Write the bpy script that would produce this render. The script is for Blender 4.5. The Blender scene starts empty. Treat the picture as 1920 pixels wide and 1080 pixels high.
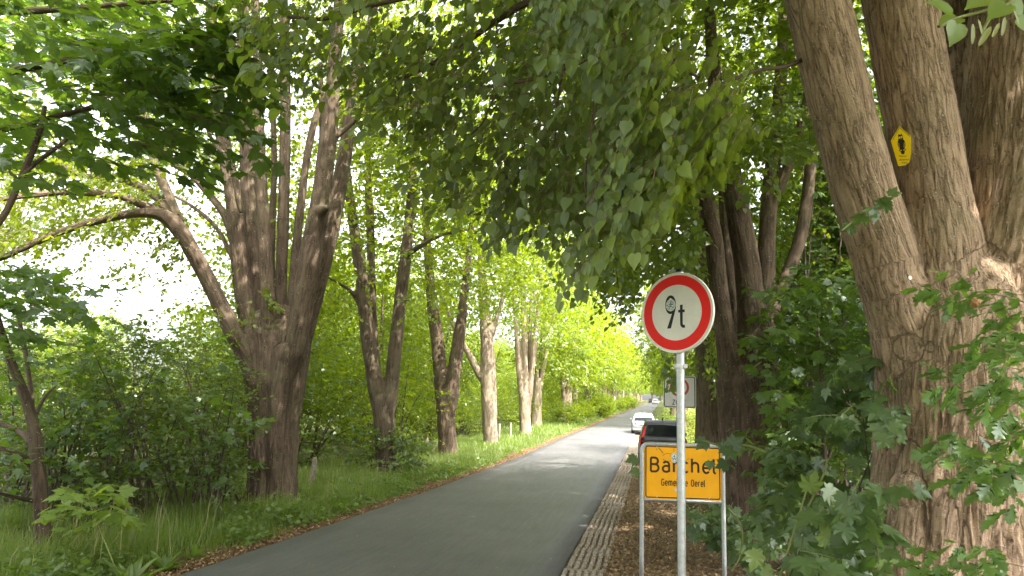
import bpy, bmesh, math
import numpy as np
from mathutils import Matrix, Vector
from mathutils.bvhtree import BVHTree

# ------------------------------------------------------------------ camera, sky, sun, exposure
SC = bpy.context.scene
COL = SC.collection
FPX, CAM_H = 1380.0, 2.0
YAW, PITCH, ROLL = math.radians(10.796), math.radians(9.837), math.radians(1.9)
_f = np.array([-math.sin(YAW)*math.cos(PITCH), math.cos(YAW)*math.cos(PITCH), math.sin(PITCH)])
_r0 = np.array([math.cos(YAW), math.sin(YAW), 0.0])
_u0 = np.cross(_r0, _f)
_r = _r0*math.cos(ROLL) + _u0*math.sin(ROLL)
_u = -_r0*math.sin(ROLL) + _u0*math.cos(ROLL)
EYE = np.array([0.0, 0.0, CAM_H])
_fh = np.array([-math.sin(YAW), math.cos(YAW), 0.0])
cd = bpy.data.cameras.new('camera')
cd.sensor_width = 36.0
cd.lens = FPX/1920*36.0
cd.clip_start, cd.clip_end = 0.05, 4000.0
cam = bpy.data.objects.new('camera', cd)
COL.objects.link(cam)
cam.matrix_world = Matrix(((_r[0], _u[0], -_f[0], 0.0), (_r[1], _u[1], -_f[1], 0.0), (_r[2], _u[2], -_f[2], CAM_H), (0, 0, 0, 1)))
SC.camera = cam

SUN_AZ, SUN_EL = math.radians(128), math.radians(54)      # azimuth clockwise from +Y
world = bpy.data.worlds.new('World')
SC.world = world
world.use_nodes = True
wn = world.node_tree
bg = wn.nodes['Background']
sky = wn.nodes.new('ShaderNodeTexSky')
sky.sky_type = 'NISHITA'
sky.sun_disc = False
sky.sun_elevation, sky.sun_rotation = SUN_EL, SUN_AZ
sky.dust_density = 6.0
sky.air_density = .7
sky.ozone_density = .6
veil = wn.nodes.new('ShaderNodeHueSaturation')      # thin bright cloud over the blue
veil.inputs['Saturation'].default_value = .22
veil.inputs['Value'].default_value = 1.15
wn.links.new(sky.outputs[0], veil.inputs['Color'])
wn.links.new(veil.outputs[0], bg.inputs[0])
bg.inputs[1].default_value = 0.15
sd = bpy.data.lights.new('sun', 'SUN')
sd.energy, sd.angle, sd.color = 2.4, math.radians(0.5), (1.0, 0.94, 0.82)
sun = bpy.data.objects.new('sun', sd)
COL.objects.link(sun)
_s = Vector((math.sin(SUN_AZ)*math.cos(SUN_EL), math.cos(SUN_AZ)*math.cos(SUN_EL), math.sin(SUN_EL)))
sun.rotation_euler = _s.to_track_quat('Z', 'Y').to_euler()
SC.view_settings.view_transform = 'Standard'
SC.view_settings.look = 'None'
SC.view_settings.gamma = 1.0
SC.view_settings.use_curve_mapping = False
SC.view_settings.exposure = 2.82

# ------------------------------------------------------------------ helpers
RNG = np.random.default_rng(7)


def ray(px, py):
    px, py = np.asarray(px, float), np.asarray(py, float)
    return _f + _r*((px - 960)/FPX)[..., None] + _u*((540 - py)/FPX)[..., None]


def at(px, py, d):
    """world point in the direction of photo pixel (px, py) on the upright plane d metres ahead"""
    v = ray(px, py)
    return EYE + v*(np.asarray(d, float)*1.015/(v @ _fh))[..., None]


def proj(P):
    Q = P - EYE
    d = Q @ _f
    dd = np.where(np.abs(d) < 1e-6, 1e-6, d)
    return 960 + FPX*(Q @ _r)/dd, 540 - FPX*(Q @ _u)/dd, d


def gz(y):
    """height of the road: level in front, then climbing gently"""
    y = np.asarray(y, float)
    z = np.where(y < 5, 0.0, np.where(y < 45, .033*(np.clip(y, 5, 45) - 5)**2/80, .66 + .033*(np.clip(y, 45, 420) - 45)))
    return z


def bend(y):
    return np.where(np.asarray(y, float) > 45, 0.019*(np.asarray(y, float) - 45), 0.0)


def norm(v):
    return v/np.maximum(np.linalg.norm(v, axis=-1, keepdims=True), 1e-9)


def _hash(ix, iy, iz):
    h = (ix.astype(np.int64)*374761393 + iy.astype(np.int64)*668265263 + iz.astype(np.int64)*2147483647*3) & 0xffffffff
    h = ((h ^ (h >> 13))*1274126177) & 0xffffffff
    return ((h ^ (h >> 16)) & 0xffff)/65535.0


def vnoise(p):
    i = np.floor(p)
    f = p - i
    u = f*f*(3 - 2*f)
    i = i.astype(np.int64)
    out = 0
    for dx in (0, 1):
        wx = u[:, 0] if dx else 1 - u[:, 0]
        for dy in (0, 1):
            wy = u[:, 1] if dy else 1 - u[:, 1]
            for dz in (0, 1):
                wz = u[:, 2] if dz else 1 - u[:, 2]
                out = out + wx*wy*wz*_hash(i[:, 0] + dx, i[:, 1] + dy, i[:, 2] + dz)
    return out


def fbm(p, o=3):
    s, a, t = 0, 1.0, 0.0
    for k in range(o):
        s = s + a*vnoise(p*(2.03**k) + 17.3*k)
        t += a
        a *= .5
    return s/t


def mesh_np(name, V, F, mat=None, smooth=False):
    """mesh from vertex array and a list of face arrays (all tris or all quads)"""
    me = bpy.data.meshes.new(name)
    V = np.ascontiguousarray(V, dtype=np.float32)
    F = np.ascontiguousarray(F, dtype=np.int32)
    k = F.shape[1]
    me.vertices.add(len(V))
    me.vertices.foreach_set('co', V.ravel())
    me.loops.add(F.size)
    me.loops.foreach_set('vertex_index', F.ravel())
    me.polygons.add(len(F))
    me.polygons.foreach_set('loop_start', np.arange(0, F.size, k, dtype=np.int32))
    if smooth:
        me.polygons.foreach_set('use_smooth', np.ones(len(F), dtype=bool))
    me.update(calc_edges=True)
    if mat:
        me.materials.append(mat)
    return me


def link(name, me, parent=None, loc=None):
    o = bpy.data.objects.new(name, me)
    COL.objects.link(o)
    if parent is not None:
        o.parent = parent
    if loc is not None:
        o.location = loc
    return o


def thing(name, label, cat, loc=(0, 0, 0), rz=0.0, group=None):
    o = bpy.data.objects.new(name, None)
    o.empty_display_size = 0.2
    COL.objects.link(o)
    o.location = tuple(float(c) for c in loc)
    o.rotation_euler = (0, 0, rz)
    o['label'], o['category'] = label, cat
    if group:
        o['group'] = group
    return o


def wpart(name, me, parent, kind=None):
    """part whose mesh is in world coordinates, under a thing that is only translated"""
    o = link(name, me, parent, (-parent.location.x, -parent.location.y, -parent.location.z))
    if kind:
        o['kind'] = kind
    return o


def structure(o):
    o['kind'] = 'structure'
    return o


def stuff(o, label=None, cat=None):
    o['kind'] = 'stuff'
    if label:
        o['label'], o['category'] = label, cat
    return o


def copy_tree(o, parent=None):
    c = o.copy()
    COL.objects.link(c)
    if parent is not None:
        c.parent = parent
    for ch in list(o.children):
        copy_tree(ch, c)
    return c


class MB:
    """collects polygons into one mesh"""
    def __init__(self):
        self.bm = bmesh.new()

    def poly(self, pts):
        vs = [self.bm.verts.new(tuple(p)) for p in pts]
        try:
            return self.bm.faces.new(vs)
        except ValueError:
            return None

    def box(self, c, s, bev=0.0):
        r = bmesh.ops.create_cube(self.bm, size=1.0, matrix=Matrix.Translation(c) @ Matrix.Diagonal((s[0], s[1], s[2], 1)))
        if bev:
            es = list({e for v in r['verts'] for e in v.link_edges})
            bmesh.ops.bevel(self.bm, geom=es, offset=bev, segments=2, affect='EDGES')
        return self

    def tube(self, pts, radii, n=10, cap=True):
        V, Q, caps = tube_np(np.array(pts, float), np.array(radii, float), n)
        vs = [self.bm.verts.new(tuple(p)) for p in V]
        for q in Q:
            self.bm.faces.new([vs[i] for i in q])
        if cap:
            for c in caps:
                self.bm.faces.new([vs[i] for i in c])
        return self

    def extrude_poly(self, pts2, z0, z1, f):
        """prism of 2-D outline pts2 between z0 and z1, f maps (x, y, z) to 3-D"""
        n = len(pts2)
        a = [self.bm.verts.new(tuple(f(p[0], p[1], z0))) for p in pts2]
        b = [self.bm.verts.new(tuple(f(p[0], p[1], z1))) for p in pts2]
        self.bm.faces.new(a[::-1])
        self.bm.faces.new(b)
        for i in range(n):
            j = (i + 1) % n
            self.bm.faces.new((a[i], a[j], b[j], b[i]))
        return self

    def build(self, name, mat, parent=None, loc=None, smooth=False):
        bmesh.ops.recalc_face_normals(self.bm, faces=self.bm.faces[:])
        me = bpy.data.meshes.new(name)
        self.bm.to_mesh(me)
        self.bm.free()
        if smooth:
            me.polygons.foreach_set('use_smooth', np.ones(len(me.polygons), dtype=bool))
        if mat:
            me.materials.append(mat)
        return link(name, me, parent, loc)


def catmull(P, per=6):
    P = np.asarray(P, float)
    if len(P) < 3:
        t = np.linspace(0, 1, per + 1)[:, None]
        return P[0]*(1 - t) + P[-1]*t
    Q = np.vstack([2*P[0] - P[1], P, 2*P[-1] - P[-2]])
    out = []
    for i in range(1, len(Q) - 2):
        t = np.linspace(0, 1, per, endpoint=False)[:, None]
        a, b, c, d = Q[i-1], Q[i], Q[i+1], Q[i+2]
        out.append(.5*((2*b) + (-a + c)*t + (2*a - 5*b + 4*c - d)*t*t + (-a + 3*b - 3*c + d)*t**3))
    out.append(P[-1][None])
    return np.vstack(out)


def tube_np(P, R, n=10):
    k = len(P)
    T = np.gradient(P, axis=0)
    T = norm(T)
    ref = np.array([0.31, 0.95, 0.05])
    if abs(T[0] @ ref) > .9:
        ref = np.array([1.0, 0, 0])
    V = []
    nrm = norm(np.cross(T[0], ref))
    for i in range(k):
        nrm = norm(nrm - T[i]*(nrm @ T[i]))
        b = np.cross(T[i], nrm)
        a = np.arange(n)*2*np.pi/n
        V.append(P[i] + R[i]*(np.cos(a)[:, None]*nrm + np.sin(a)[:, None]*b))
    V = np.vstack(V)
    i = np.arange(k - 1)[:, None]*n
    j = np.arange(n)[None]
    j2 = (j + 1) % n
    Q = np.stack([i + j, i + j2, i + n + j2, i + n + j], -1).reshape(-1, 4)
    caps = [list(range(n))[::-1], list(range((k-1)*n, k*n))]
    return V, Q, caps


# ------------------------------------------------------------------ materials
def newmat(name):
    m = bpy.data.materials.new(name)
    m.use_nodes = True
    nt = m.node_tree
    for n in list(nt.nodes):
        nt.nodes.remove(n)
    out = nt.nodes.new('ShaderNodeOutputMaterial')
    return m, nt, out


def N(nt, t, **kw):
    n = nt.nodes.new(t)
    for k, v in kw.items():
        if k == 'ins':
            for i, x in v.items():
                n.inputs[i].default_value = x
        else:
            setattr(n, k, v)
    return n


def ramp(nt, stops):
    n = nt.nodes.new('ShaderNodeValToRGB')
    e = n.color_ramp.elements
    while len(e) < len(stops):
        e.new(0.5)
    for k, (p, c) in enumerate(stops):
        e[k].position = p
        e[k].color = c if len(c) == 4 else (*c, 1)
    return n


def plain(name, col, rough=.5, metal=0.0, noise=0.0, scale=20.0, coat=0.0, bump=0.0, spec=.35):
    m, nt, out = newmat(name)
    b = N(nt, 'ShaderNodeBsdfPrincipled')
    b.inputs['Base Color'].default_value = (*col, 1)
    b.inputs['Roughness'].default_value = rough
    b.inputs['Metallic'].default_value = metal
    b.inputs['Coat Weight'].default_value = coat
    b.inputs['Specular IOR Level'].default_value = spec
    nt.links.new(b.outputs[0], out.inputs[0])
    if noise or bump:
        tc = N(nt, 'ShaderNodeTexCoord')
        nz = N(nt, 'ShaderNodeTexNoise', ins={'Scale': scale, 'Detail': 6.0, 'Roughness': .65})
        nt.links.new(tc.outputs['Object'], nz.inputs['Vector'])
        r = ramp(nt, [(.3, tuple(c*(1 - noise) for c in col)), (.7, tuple(min(1, c*(1 + noise)) for c in col))])
        nt.links.new(nz.outputs[0], r.inputs[0])
        nt.links.new(r.outputs[0], b.inputs['Base Color'])
        if bump:
            bp = N(nt, 'ShaderNodeBump', ins={'Strength': bump, 'Distance': .01})
            nt.links.new(nz.outputs[0], bp.inputs['Height'])
            nt.links.new(bp.outputs[0], b.inputs['Normal'])
    return m


def leafmat(name, c1, c2, t1, trans=.42, gloss=.07, rough=.38):
    """two reflectance colours varied leaf by leaf, light passing through tinted t1"""
    m, nt, out = newmat(name)
    g = N(nt, 'ShaderNodeNewGeometry')
    oi = N(nt, 'ShaderNodeObjectInfo')
    add = N(nt, 'ShaderNodeMath', operation='ADD')
    fr = N(nt, 'ShaderNodeMath', operation='FRACT')
    nt.links.new(g.outputs['Random Per Island'], add.inputs[0])
    nt.links.new(oi.outputs['Random'], add.inputs[1])
    nt.links.new(add.outputs[0], fr.inputs[0])
    mid = tuple((a + b)/2 for a, b in zip(c1, c2))
    r = ramp(nt, [(0.0, c1), (.6, mid), (1.0, c2)])
    nt.links.new(fr.outputs[0], r.inputs[0])
    r2 = ramp(nt, [(0.0, tuple(c*.75 for c in t1)), (1.0, tuple(c*1.2 for c in t1))])
    nt.links.new(fr.outputs[0], r2.inputs[0])
    d = N(nt, 'ShaderNodeBsdfDiffuse')
    t = N(nt, 'ShaderNodeBsdfTranslucent')
    gl = N(nt, 'ShaderNodeBsdfGlossy', ins={'Roughness': rough, 'Color': (.9, .95, 1, 1)})
    nt.links.new(r.outputs[0], d.inputs[0])
    nt.links.new(r2.outputs[0], t.inputs[0])
    mx = N(nt, 'ShaderNodeMixShader', ins={0: trans})
    nt.links.new(d.outputs[0], mx.inputs[1])
    nt.links.new(t.outputs[0], mx.inputs[2])
    mg = N(nt, 'ShaderNodeMixShader', ins={0: gloss})
    nt.links.new(mx.outputs[0], mg.inputs[1])
    nt.links.new(gl.outputs[0], mg.inputs[2])
    nt.links.new(mg.outputs[0], out.inputs[0])
    return m


def barkmat(name, light, dark, speck=(.42, .40, .34), ridge=9.0, bump=.7, speckle=.10, furrow=.32):
    m, nt, out = newmat(name)
    b = N(nt, 'ShaderNodeBsdfPrincipled', ins={'Roughness': .9})
    b.inputs['Specular IOR Level'].default_value = .2
    a = N(nt, 'ShaderNodeAttribute', attribute_name='barkco')
    mp = N(nt, 'ShaderNodeMapping')
    mp.inputs['Scale'].default_value = (1, 1, .16)
    nt.links.new(a.outputs['Vector'], mp.inputs['Vector'])
    wz = N(nt, 'ShaderNodeTexNoise', ins={'Scale': 5.0, 'Detail': 3.0})
    nt.links.new(mp.outputs[0], wz.inputs['Vector'])
    mixv = N(nt, 'ShaderNodeMix', data_type='VECTOR', ins={0: .09})
    nt.links.new(mp.outputs[0], mixv.inputs[4])
    nt.links.new(wz.outputs['Color'], mixv.inputs[5])
    nz = N(nt, 'ShaderNodeTexNoise', ins={'Scale': ridge*2.2, 'Detail': 8.0, 'Roughness': .68})
    nt.links.new(mixv.outputs[1], nz.inputs['Vector'])
    rn = N(nt, 'ShaderNodeTexNoise', ins={'Scale': ridge*1.1, 'Detail': 2.5, 'Roughness': .5, 'Distortion': .6})
    nt.links.new(mixv.outputs[1], rn.inputs['Vector'])
    ra_ = N(nt, 'ShaderNodeMath', operation='SUBTRACT', ins={1: .5})
    nt.links.new(rn.outputs[0], ra_.inputs[0])
    rb_ = N(nt, 'ShaderNodeMath', operation='ABSOLUTE')
    nt.links.new(ra_.outputs[0], rb_.inputs[0])
    vr = ramp(nt, [(0.0, (0, 0, 0)), (.035, (.45, .45, .45)), (.13, (1, 1, 1))])
    nt.links.new(rb_.outputs[0], vr.inputs[0])
    # crumbly flakes that are not stretched along the grain
    fl = N(nt, 'ShaderNodeTexNoise', ins={'Scale': 55.0, 'Detail': 5.0, 'Roughness': .7})
    nt.links.new(a.outputs['Vector'], fl.inputs['Vector'])
    f2 = N(nt, 'ShaderNodeMath', operation='MULTIPLY_ADD', ins={1: .45})
    nt.links.new(fl.outputs[0], f2.inputs[0])
    f3 = N(nt, 'ShaderNodeMath', operation='MULTIPLY', ins={1: .62})
    nt.links.new(nz.outputs[0], f3.inputs[0])
    nt.links.new(f3.outputs[0], f2.inputs[2])
    hm = N(nt, 'ShaderNodeMath', operation='MULTIPLY_ADD', ins={1: furrow})
    nt.links.new(vr.outputs[0], hm.inputs[0])
    nt.links.new(f2.outputs[0], hm.inputs[2])
    cr = ramp(nt, [(.40, dark), (.66, tuple((x*1.2 + y)/2.2 for x, y in zip(light, dark))), (.93, light)])
    nt.links.new(hm.outputs[0], cr.inputs[0])
    # broad weathering and pale lichen specks
    big = N(nt, 'ShaderNodeTexNoise', ins={'Scale': 2.2, 'Detail': 4.0})
    nt.links.new(a.outputs['Vector'], big.inputs['Vector'])
    br = ramp(nt, [(.3, (.72, .70, .66)), (.7, (1.15, 1.12, 1.1))])
    nt.links.new(big.outputs[0], br.inputs[0])
    mul = N(nt, 'ShaderNodeMix', data_type='RGBA', blend_type='MULTIPLY', ins={0: 1.0})
    nt.links.new(cr.outputs[0], mul.inputs[6])
    nt.links.new(br.outputs[0], mul.inputs[7])
    alg = N(nt, 'ShaderNodeTexNoise', ins={'Scale': 1.3, 'Detail': 6.0, 'Roughness': .7})
    nt.links.new(a.outputs['Vector'], alg.inputs['Vector'])
    ar = ramp(nt, [(.50, (0, 0, 0)), (.72, (.5, .5, .5))])
    nt.links.new(alg.outputs[0], ar.inputs[0])
    am = N(nt, 'ShaderNodeMix', data_type='RGBA')
    am.inputs[7].default_value = (.17, .17, .085, 1)
    nt.links.new(ar.outputs[0], am.inputs[0])
    nt.links.new(mul.outputs[2], am.inputs[6])
    sp = N(nt, 'ShaderNodeTexVoronoi', feature='F1', ins={'Scale': 26.0})
    nt.links.new(a.outputs['Vector'], sp.inputs['Vector'])
    sr = ramp(nt, [(.12, (1, 1, 1)), (.2, (0, 0, 0))])
    nt.links.new(sp.outputs['Distance'], sr.inputs[0])
    sw = N(nt, 'ShaderNodeMath', operation='GREATER_THAN', ins={1: 1 - speckle*2.2})
    sc = N(nt, 'ShaderNodeSeparateColor')
    nt.links.new(sp.outputs['Color'], sc.inputs[0])
    nt.links.new(sc.outputs[0], sw.inputs[0])
    sm = N(nt, 'ShaderNodeMath', operation='MULTIPLY')
    nt.links.new(sr.outputs[0], sm.inputs[0])
    nt.links.new(sw.outputs[0], sm.inputs[1])
    ms = N(nt, 'ShaderNodeMix', data_type='RGBA')
    ms.inputs[7].default_value = (*speck, 1)
    nt.links.new(sm.outputs[0], ms.inputs[0])
    nt.links.new(am.outputs[2], ms.inputs[6])
    nt.links.new(ms.outputs[2], b.inputs['Base Color'])
    bp = N(nt, 'ShaderNodeBump', ins={'Strength': bump, 'Distance': .03})
    nt.links.new(hm.outputs[0], bp.inputs['Height'])
    nt.links.new(bp.outputs[0], b.inputs['Normal'])
    nt.links.new(b.outputs[0], out.inputs[0])
    return m


def asphalt():
    m, nt, out = newmat('asphalt')
    b = N(nt, 'ShaderNodeBsdfPrincipled')
    tc = N(nt, 'ShaderNodeTexCoord')
    fine = N(nt, 'ShaderNodeTexNoise', ins={'Scale': 130.0, 'Detail': 3.0})
    nt.links.new(tc.outputs['Object'], fine.inputs['Vector'])
    mp = N(nt, 'ShaderNodeMapping')
    mp.inputs['Scale'].default_value = (8, .5, 1)
    nt.links.new(tc.outputs['Object'], mp.inputs['Vector'])
    lines = N(nt, 'ShaderNodeTexNoise', ins={'Scale': 1.6, 'Detail': 5.0, 'Roughness': .7})
    nt.links.new(mp.outputs[0], lines.inputs['Vector'])
    pat = N(nt, 'ShaderNodeTexNoise', ins={'Scale': .45, 'Detail': 5.0, 'Roughness': .6})
    nt.links.new(tc.outputs['Object'], pat.inputs['Vector'])
    mid = N(nt, 'ShaderNodeTexNoise', ins={'Scale': 42.0, 'Detail': 8.0, 'Roughness': .85})
    nt.links.new(tc.outputs['Object'], mid.inputs['Vector'])
    fm = N(nt, 'ShaderNodeMix', ins={0: .55})
    nt.links.new(fine.outputs[0], fm.inputs[2])
    nt.links.new(mid.outputs[0], fm.inputs[3])
    r1 = ramp(nt, [(.34, (.042, .041, .046)), (.66, (.112, .108, .113))])
    nt.links.new(fm.outputs[0], r1.inputs[0])
    r2 = ramp(nt, [(.36, (.84, .84, .85)), (.64, (1.14, 1.14, 1.13))])
    nt.links.new(lines.outputs[0], r2.inputs[0])
    r3 = ramp(nt, [(.3, (.80, .80, .80)), (.7, (1.28, 1.27, 1.25))])
    nt.links.new(pat.outputs[0], r3.inputs[0])
    m1 = N(nt, 'ShaderNodeMix', data_type='RGBA', blend_type='MULTIPLY', ins={0: 1.0})
    nt.links.new(r1.outputs[0], m1.inputs[6])
    nt.links.new(r2.outputs[0], m1.inputs[7])
    m2 = N(nt, 'ShaderNodeMix', data_type='RGBA', blend_type='MULTIPLY', ins={0: 1.0})
    nt.links.new(m1.outputs[2], m2.inputs[6])
    nt.links.new(r3.outputs[0], m2.inputs[7])
    nt.links.new(m2.outputs[2], b.inputs['Base Color'])
    b.inputs['Roughness'].default_value = .62
    ad = N(nt, 'ShaderNodeMath', operation='MULTIPLY_ADD', ins={1: 1.6})
    nt.links.new(lines.outputs[0], ad.inputs[0])
    nt.links.new(fine.outputs[0], ad.inputs[2])
    bp = N(nt, 'ShaderNodeBump', ins={'Strength': .35, 'Distance': .006})
    nt.links.new(ad.outputs[0], bp.inputs['Height'])
    nt.links.new(bp.outputs[0], b.inputs['Normal'])
    nt.links.new(b.outputs[0], out.inputs[0])
    return m


def soil(name, cols, scale=3.0, fine=60.0):
    m, nt, out = newmat(name)
    b = N(nt, 'ShaderNodeBsdfPrincipled', ins={'Roughness': .95})
    b.inputs['Specular IOR Level'].default_value = .1
    tc = N(nt, 'ShaderNodeTexCoord')
    n1 = N(nt, 'ShaderNodeTexNoise', ins={'Scale': scale, 'Detail': 8.0, 'Roughness': .7})
    n2 = N(nt, 'ShaderNodeTexNoise', ins={'Scale': fine, 'Detail': 4.0, 'Roughness': .7})
    for n in (n1, n2):
        nt.links.new(tc.outputs['Object'], n.inputs['Vector'])
    ad = N(nt, 'ShaderNodeMath', operation='ADD')
    nt.links.new(n1.outputs[0], ad.inputs[0])
    nt.links.new(n2.outputs[0], ad.inputs[1])
    hf = N(nt, 'ShaderNodeMath', operation='MULTIPLY', ins={1: .5})
    nt.links.new(ad.outputs[0], hf.inputs[0])
    k = len(cols)
    r = ramp(nt, [(.32 + .36*i/(k - 1), c) for i, c in enumerate(cols)])
    nt.links.new(hf.outputs[0], r.inputs[0])
    nt.links.new(r.outputs[0], b.inputs['Base Color'])
    bp = N(nt, 'ShaderNodeBump', ins={'Strength': .8, 'Distance': .03})
    nt.links.new(n2.outputs[0], bp.inputs['Height'])
    nt.links.new(bp.outputs[0], b.inputs['Normal'])
    nt.links.new(b.outputs[0], out.inputs[0])
    return m


M = {}
M['linden_near'] = leafmat('linden_leaf_near', (.095, .140, .032), (.150, .200, .052), (.30, .40, .025), .42, .05, .40)
M['linden'] = leafmat('linden_leaf', (.080, .130, .022), (.130, .180, .032), (.32, .42, .018), .50, .04)
M['linden_far'] = leafmat('linden_leaf_far', (.085, .130, .014), (.130, .170, .020), (.33, .42, .010), .50, .025)
M['deep'] = leafmat('shade_darkened_maple_leaf', (.040, .075, .018), (.070, .115, .026), (.13, .20, .012), .30, .04)  # maple green darkened, painting in the deep shade behind the great linden
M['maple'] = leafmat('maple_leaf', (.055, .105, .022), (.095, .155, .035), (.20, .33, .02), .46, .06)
M['maple_dark'] = leafmat('maple_leaf_shrub', (.080, .135, .048), (.120, .175, .062), (.17, .30, .03), .38, .05, .42)
M['maple_young'] = leafmat('maple_leaf_young', (.13, .20, .05), (.20, .27, .08), (.30, .40, .06), .45, .06)
M['oak'] = leafmat('oak_leaf', (.080, .155, .035), (.130, .21, .055), (.21, .38, .03), .42, .07, .4)
M['fresh'] = leafmat('fresh_linden_leaf', (.15, .23, .035), (.20, .28, .055), (.40, .52, .05), .48, .05)
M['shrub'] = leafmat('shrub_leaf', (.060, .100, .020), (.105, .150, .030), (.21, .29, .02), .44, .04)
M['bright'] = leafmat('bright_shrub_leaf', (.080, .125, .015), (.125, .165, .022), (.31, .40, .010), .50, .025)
M['yellow_leaf'] = leafmat('yellow_hedge_leaf', (.12, .14, .02), (.18, .18, .03), (.34, .36, .02), .45, .04)
M['grass'] = leafmat('grass_blade', (.095, .150, .026), (.185, .230, .055), (.30, .42, .04), .44, .03)
M['weed'] = leafmat('weed_leaf', (.085, .135, .026), (.135, .190, .045), (.22, .34, .03), .42, .04)
M['litter'] = leafmat('dead_leaf', (.10, .055, .03), (.40, .27, .15), (.15, .07, .02), .1, .03)
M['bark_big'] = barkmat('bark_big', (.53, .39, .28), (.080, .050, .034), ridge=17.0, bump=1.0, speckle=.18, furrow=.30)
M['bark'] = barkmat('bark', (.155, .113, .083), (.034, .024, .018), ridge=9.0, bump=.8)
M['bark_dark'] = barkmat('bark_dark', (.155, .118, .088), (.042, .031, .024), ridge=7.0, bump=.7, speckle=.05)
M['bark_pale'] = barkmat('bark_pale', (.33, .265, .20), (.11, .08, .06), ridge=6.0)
M['twig'] = plain('twig', (.20, .14, .09), .8, noise=.3, scale=15)
M['twig_green'] = plain('green_shoot', (.20, .22, .07), .7, noise=.2, scale=15)
M['twig_dark'] = plain('dark_stem', (.075, .055, .042), .85, noise=.3, scale=15)
M['asphalt'] = asphalt()
M['zinc'] = plain('galvanised_steel', (.52, .54, .55), .45, .75, noise=.18, scale=30, bump=.05)

# ------------------------------------------------------------------ leaves
def _sym(out, spine):
    """leaf folded along the midrib: right-hand outline points mirrored, fan to the spine points"""
    pts = [(0.0, y, z) for y, z in spine]
    k = len(pts)
    tr = []
    for sgn in (1, -1):
        b = len(pts)
        pts += [(sgn*x, y, z) for x, y, z in out]
        n = len(out)
        # stitch spine polyline to outline polyline by nearest parameter
        i, j = 0, 0
        while i < k - 1 or j < n - 1:
            ti = (i + 1)/(k - 1) if i < k - 1 else 9
            tj = (j + 1)/(n - 1) if j < n - 1 else 9
            if ti < tj:
                t = (i, i + 1, b + j)
                i += 1
            else:
                t = (i, b + j + 1, b + j)
                j += 1
            tr.append(t if sgn > 0 else t[::-1])
    return np.array(pts, float), np.array(tr, int)


def fan_leaf(outline, c, cz=-.05, edge=None):
    pts = [(c[0], c[1], cz)] + [(x, y, (edge(x, y) if edge else 0.0)) for x, y in outline]
    n = len(outline)
    tr = [(0, 1 + i, 1 + (i + 1) % n) for i in range(n)]
    return np.array(pts, float), np.array(tr, int)


LINDEN0 = _sym([(.10, -.07, .03), (.32, -.06, .07), (.48, .14, .09), (.47, .42, .07), (.30, .70, .02), (.10, .92, -.06), (0.02, 1.08, -.13)],
               [(0, 0), (.35, -.02), (.70, -.03), (1.06, -.13)])
LINDEN1 = (np.array([(0, 0, 0), (.44, .08, .07), (.40, .55, .05), (0, 1.05, -.10), (-.40, .55, .05), (-.44, .08, .07), (0, .45, -.02)], float),
           np.array([(0, 1, 6), (1, 2, 6), (2, 3, 6), (3, 4, 6), (4, 5, 6), (5, 0, 6)]))
QUAD = (np.array([(0, 0, 0), (.42, .42, .08), (0, 1, -.08), (-.42, .42, .08)], float), np.array([(0, 1, 2), (0, 2, 3)]))


def _maple(lobes):
    half = lobes
    out = half + [(-x, y) for x, y in half[::-1] if abs(x) > 1e-6]
    return fan_leaf(out, (0, .34), -.03, lambda x, y: .05 - .22*(x*x + (y - .35)**2))


MAPLE0 = _maple([(0.0, 0.03), (.13, -.06), (.30, -.12), (.27, .04), (.47, .10), (.63, .30), (.48, .34), (.56, .52), (.64, .70), (.46, .62), (.36, .68), (.25, .60),
                 (.23, .80), (.14, .86), (.09, .98), (0.0, 1.12)])
MAPLE1 = _maple([(0.0, 0.0), (.30, -.10), (.30, .08), (.63, .32), (.45, .40), (.60, .68), (.25, .60), (.16, .86), (0.0, 1.1)])
OAK0 = _sym([(.04, .02, .0), (.15, .16, .03), (.08, .24, .01), (.25, .36, .05), (.13, .45, .02), (.33, .60, .05), (.18, .68, .02), (.30, .84, .03), (.12, .90, 0), (.10, 1.0, -.04), (.01, 1.03, -.05)],
            [(0, 0), (.22, -.01), (.45, -.02), (.68, -.02), (1.0, -.05)])


def place(tmpl, P, R, S):
    v, f = tmpl
    k = len(v)
    V = P[:, None, :] + S[:, None, None]*np.einsum('nij,kj->nki', R, v)
    F = f[None] + (np.arange(len(P))*k)[:, None, None]
    return V.reshape(-1, 3), F.reshape(-1, 3)


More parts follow.
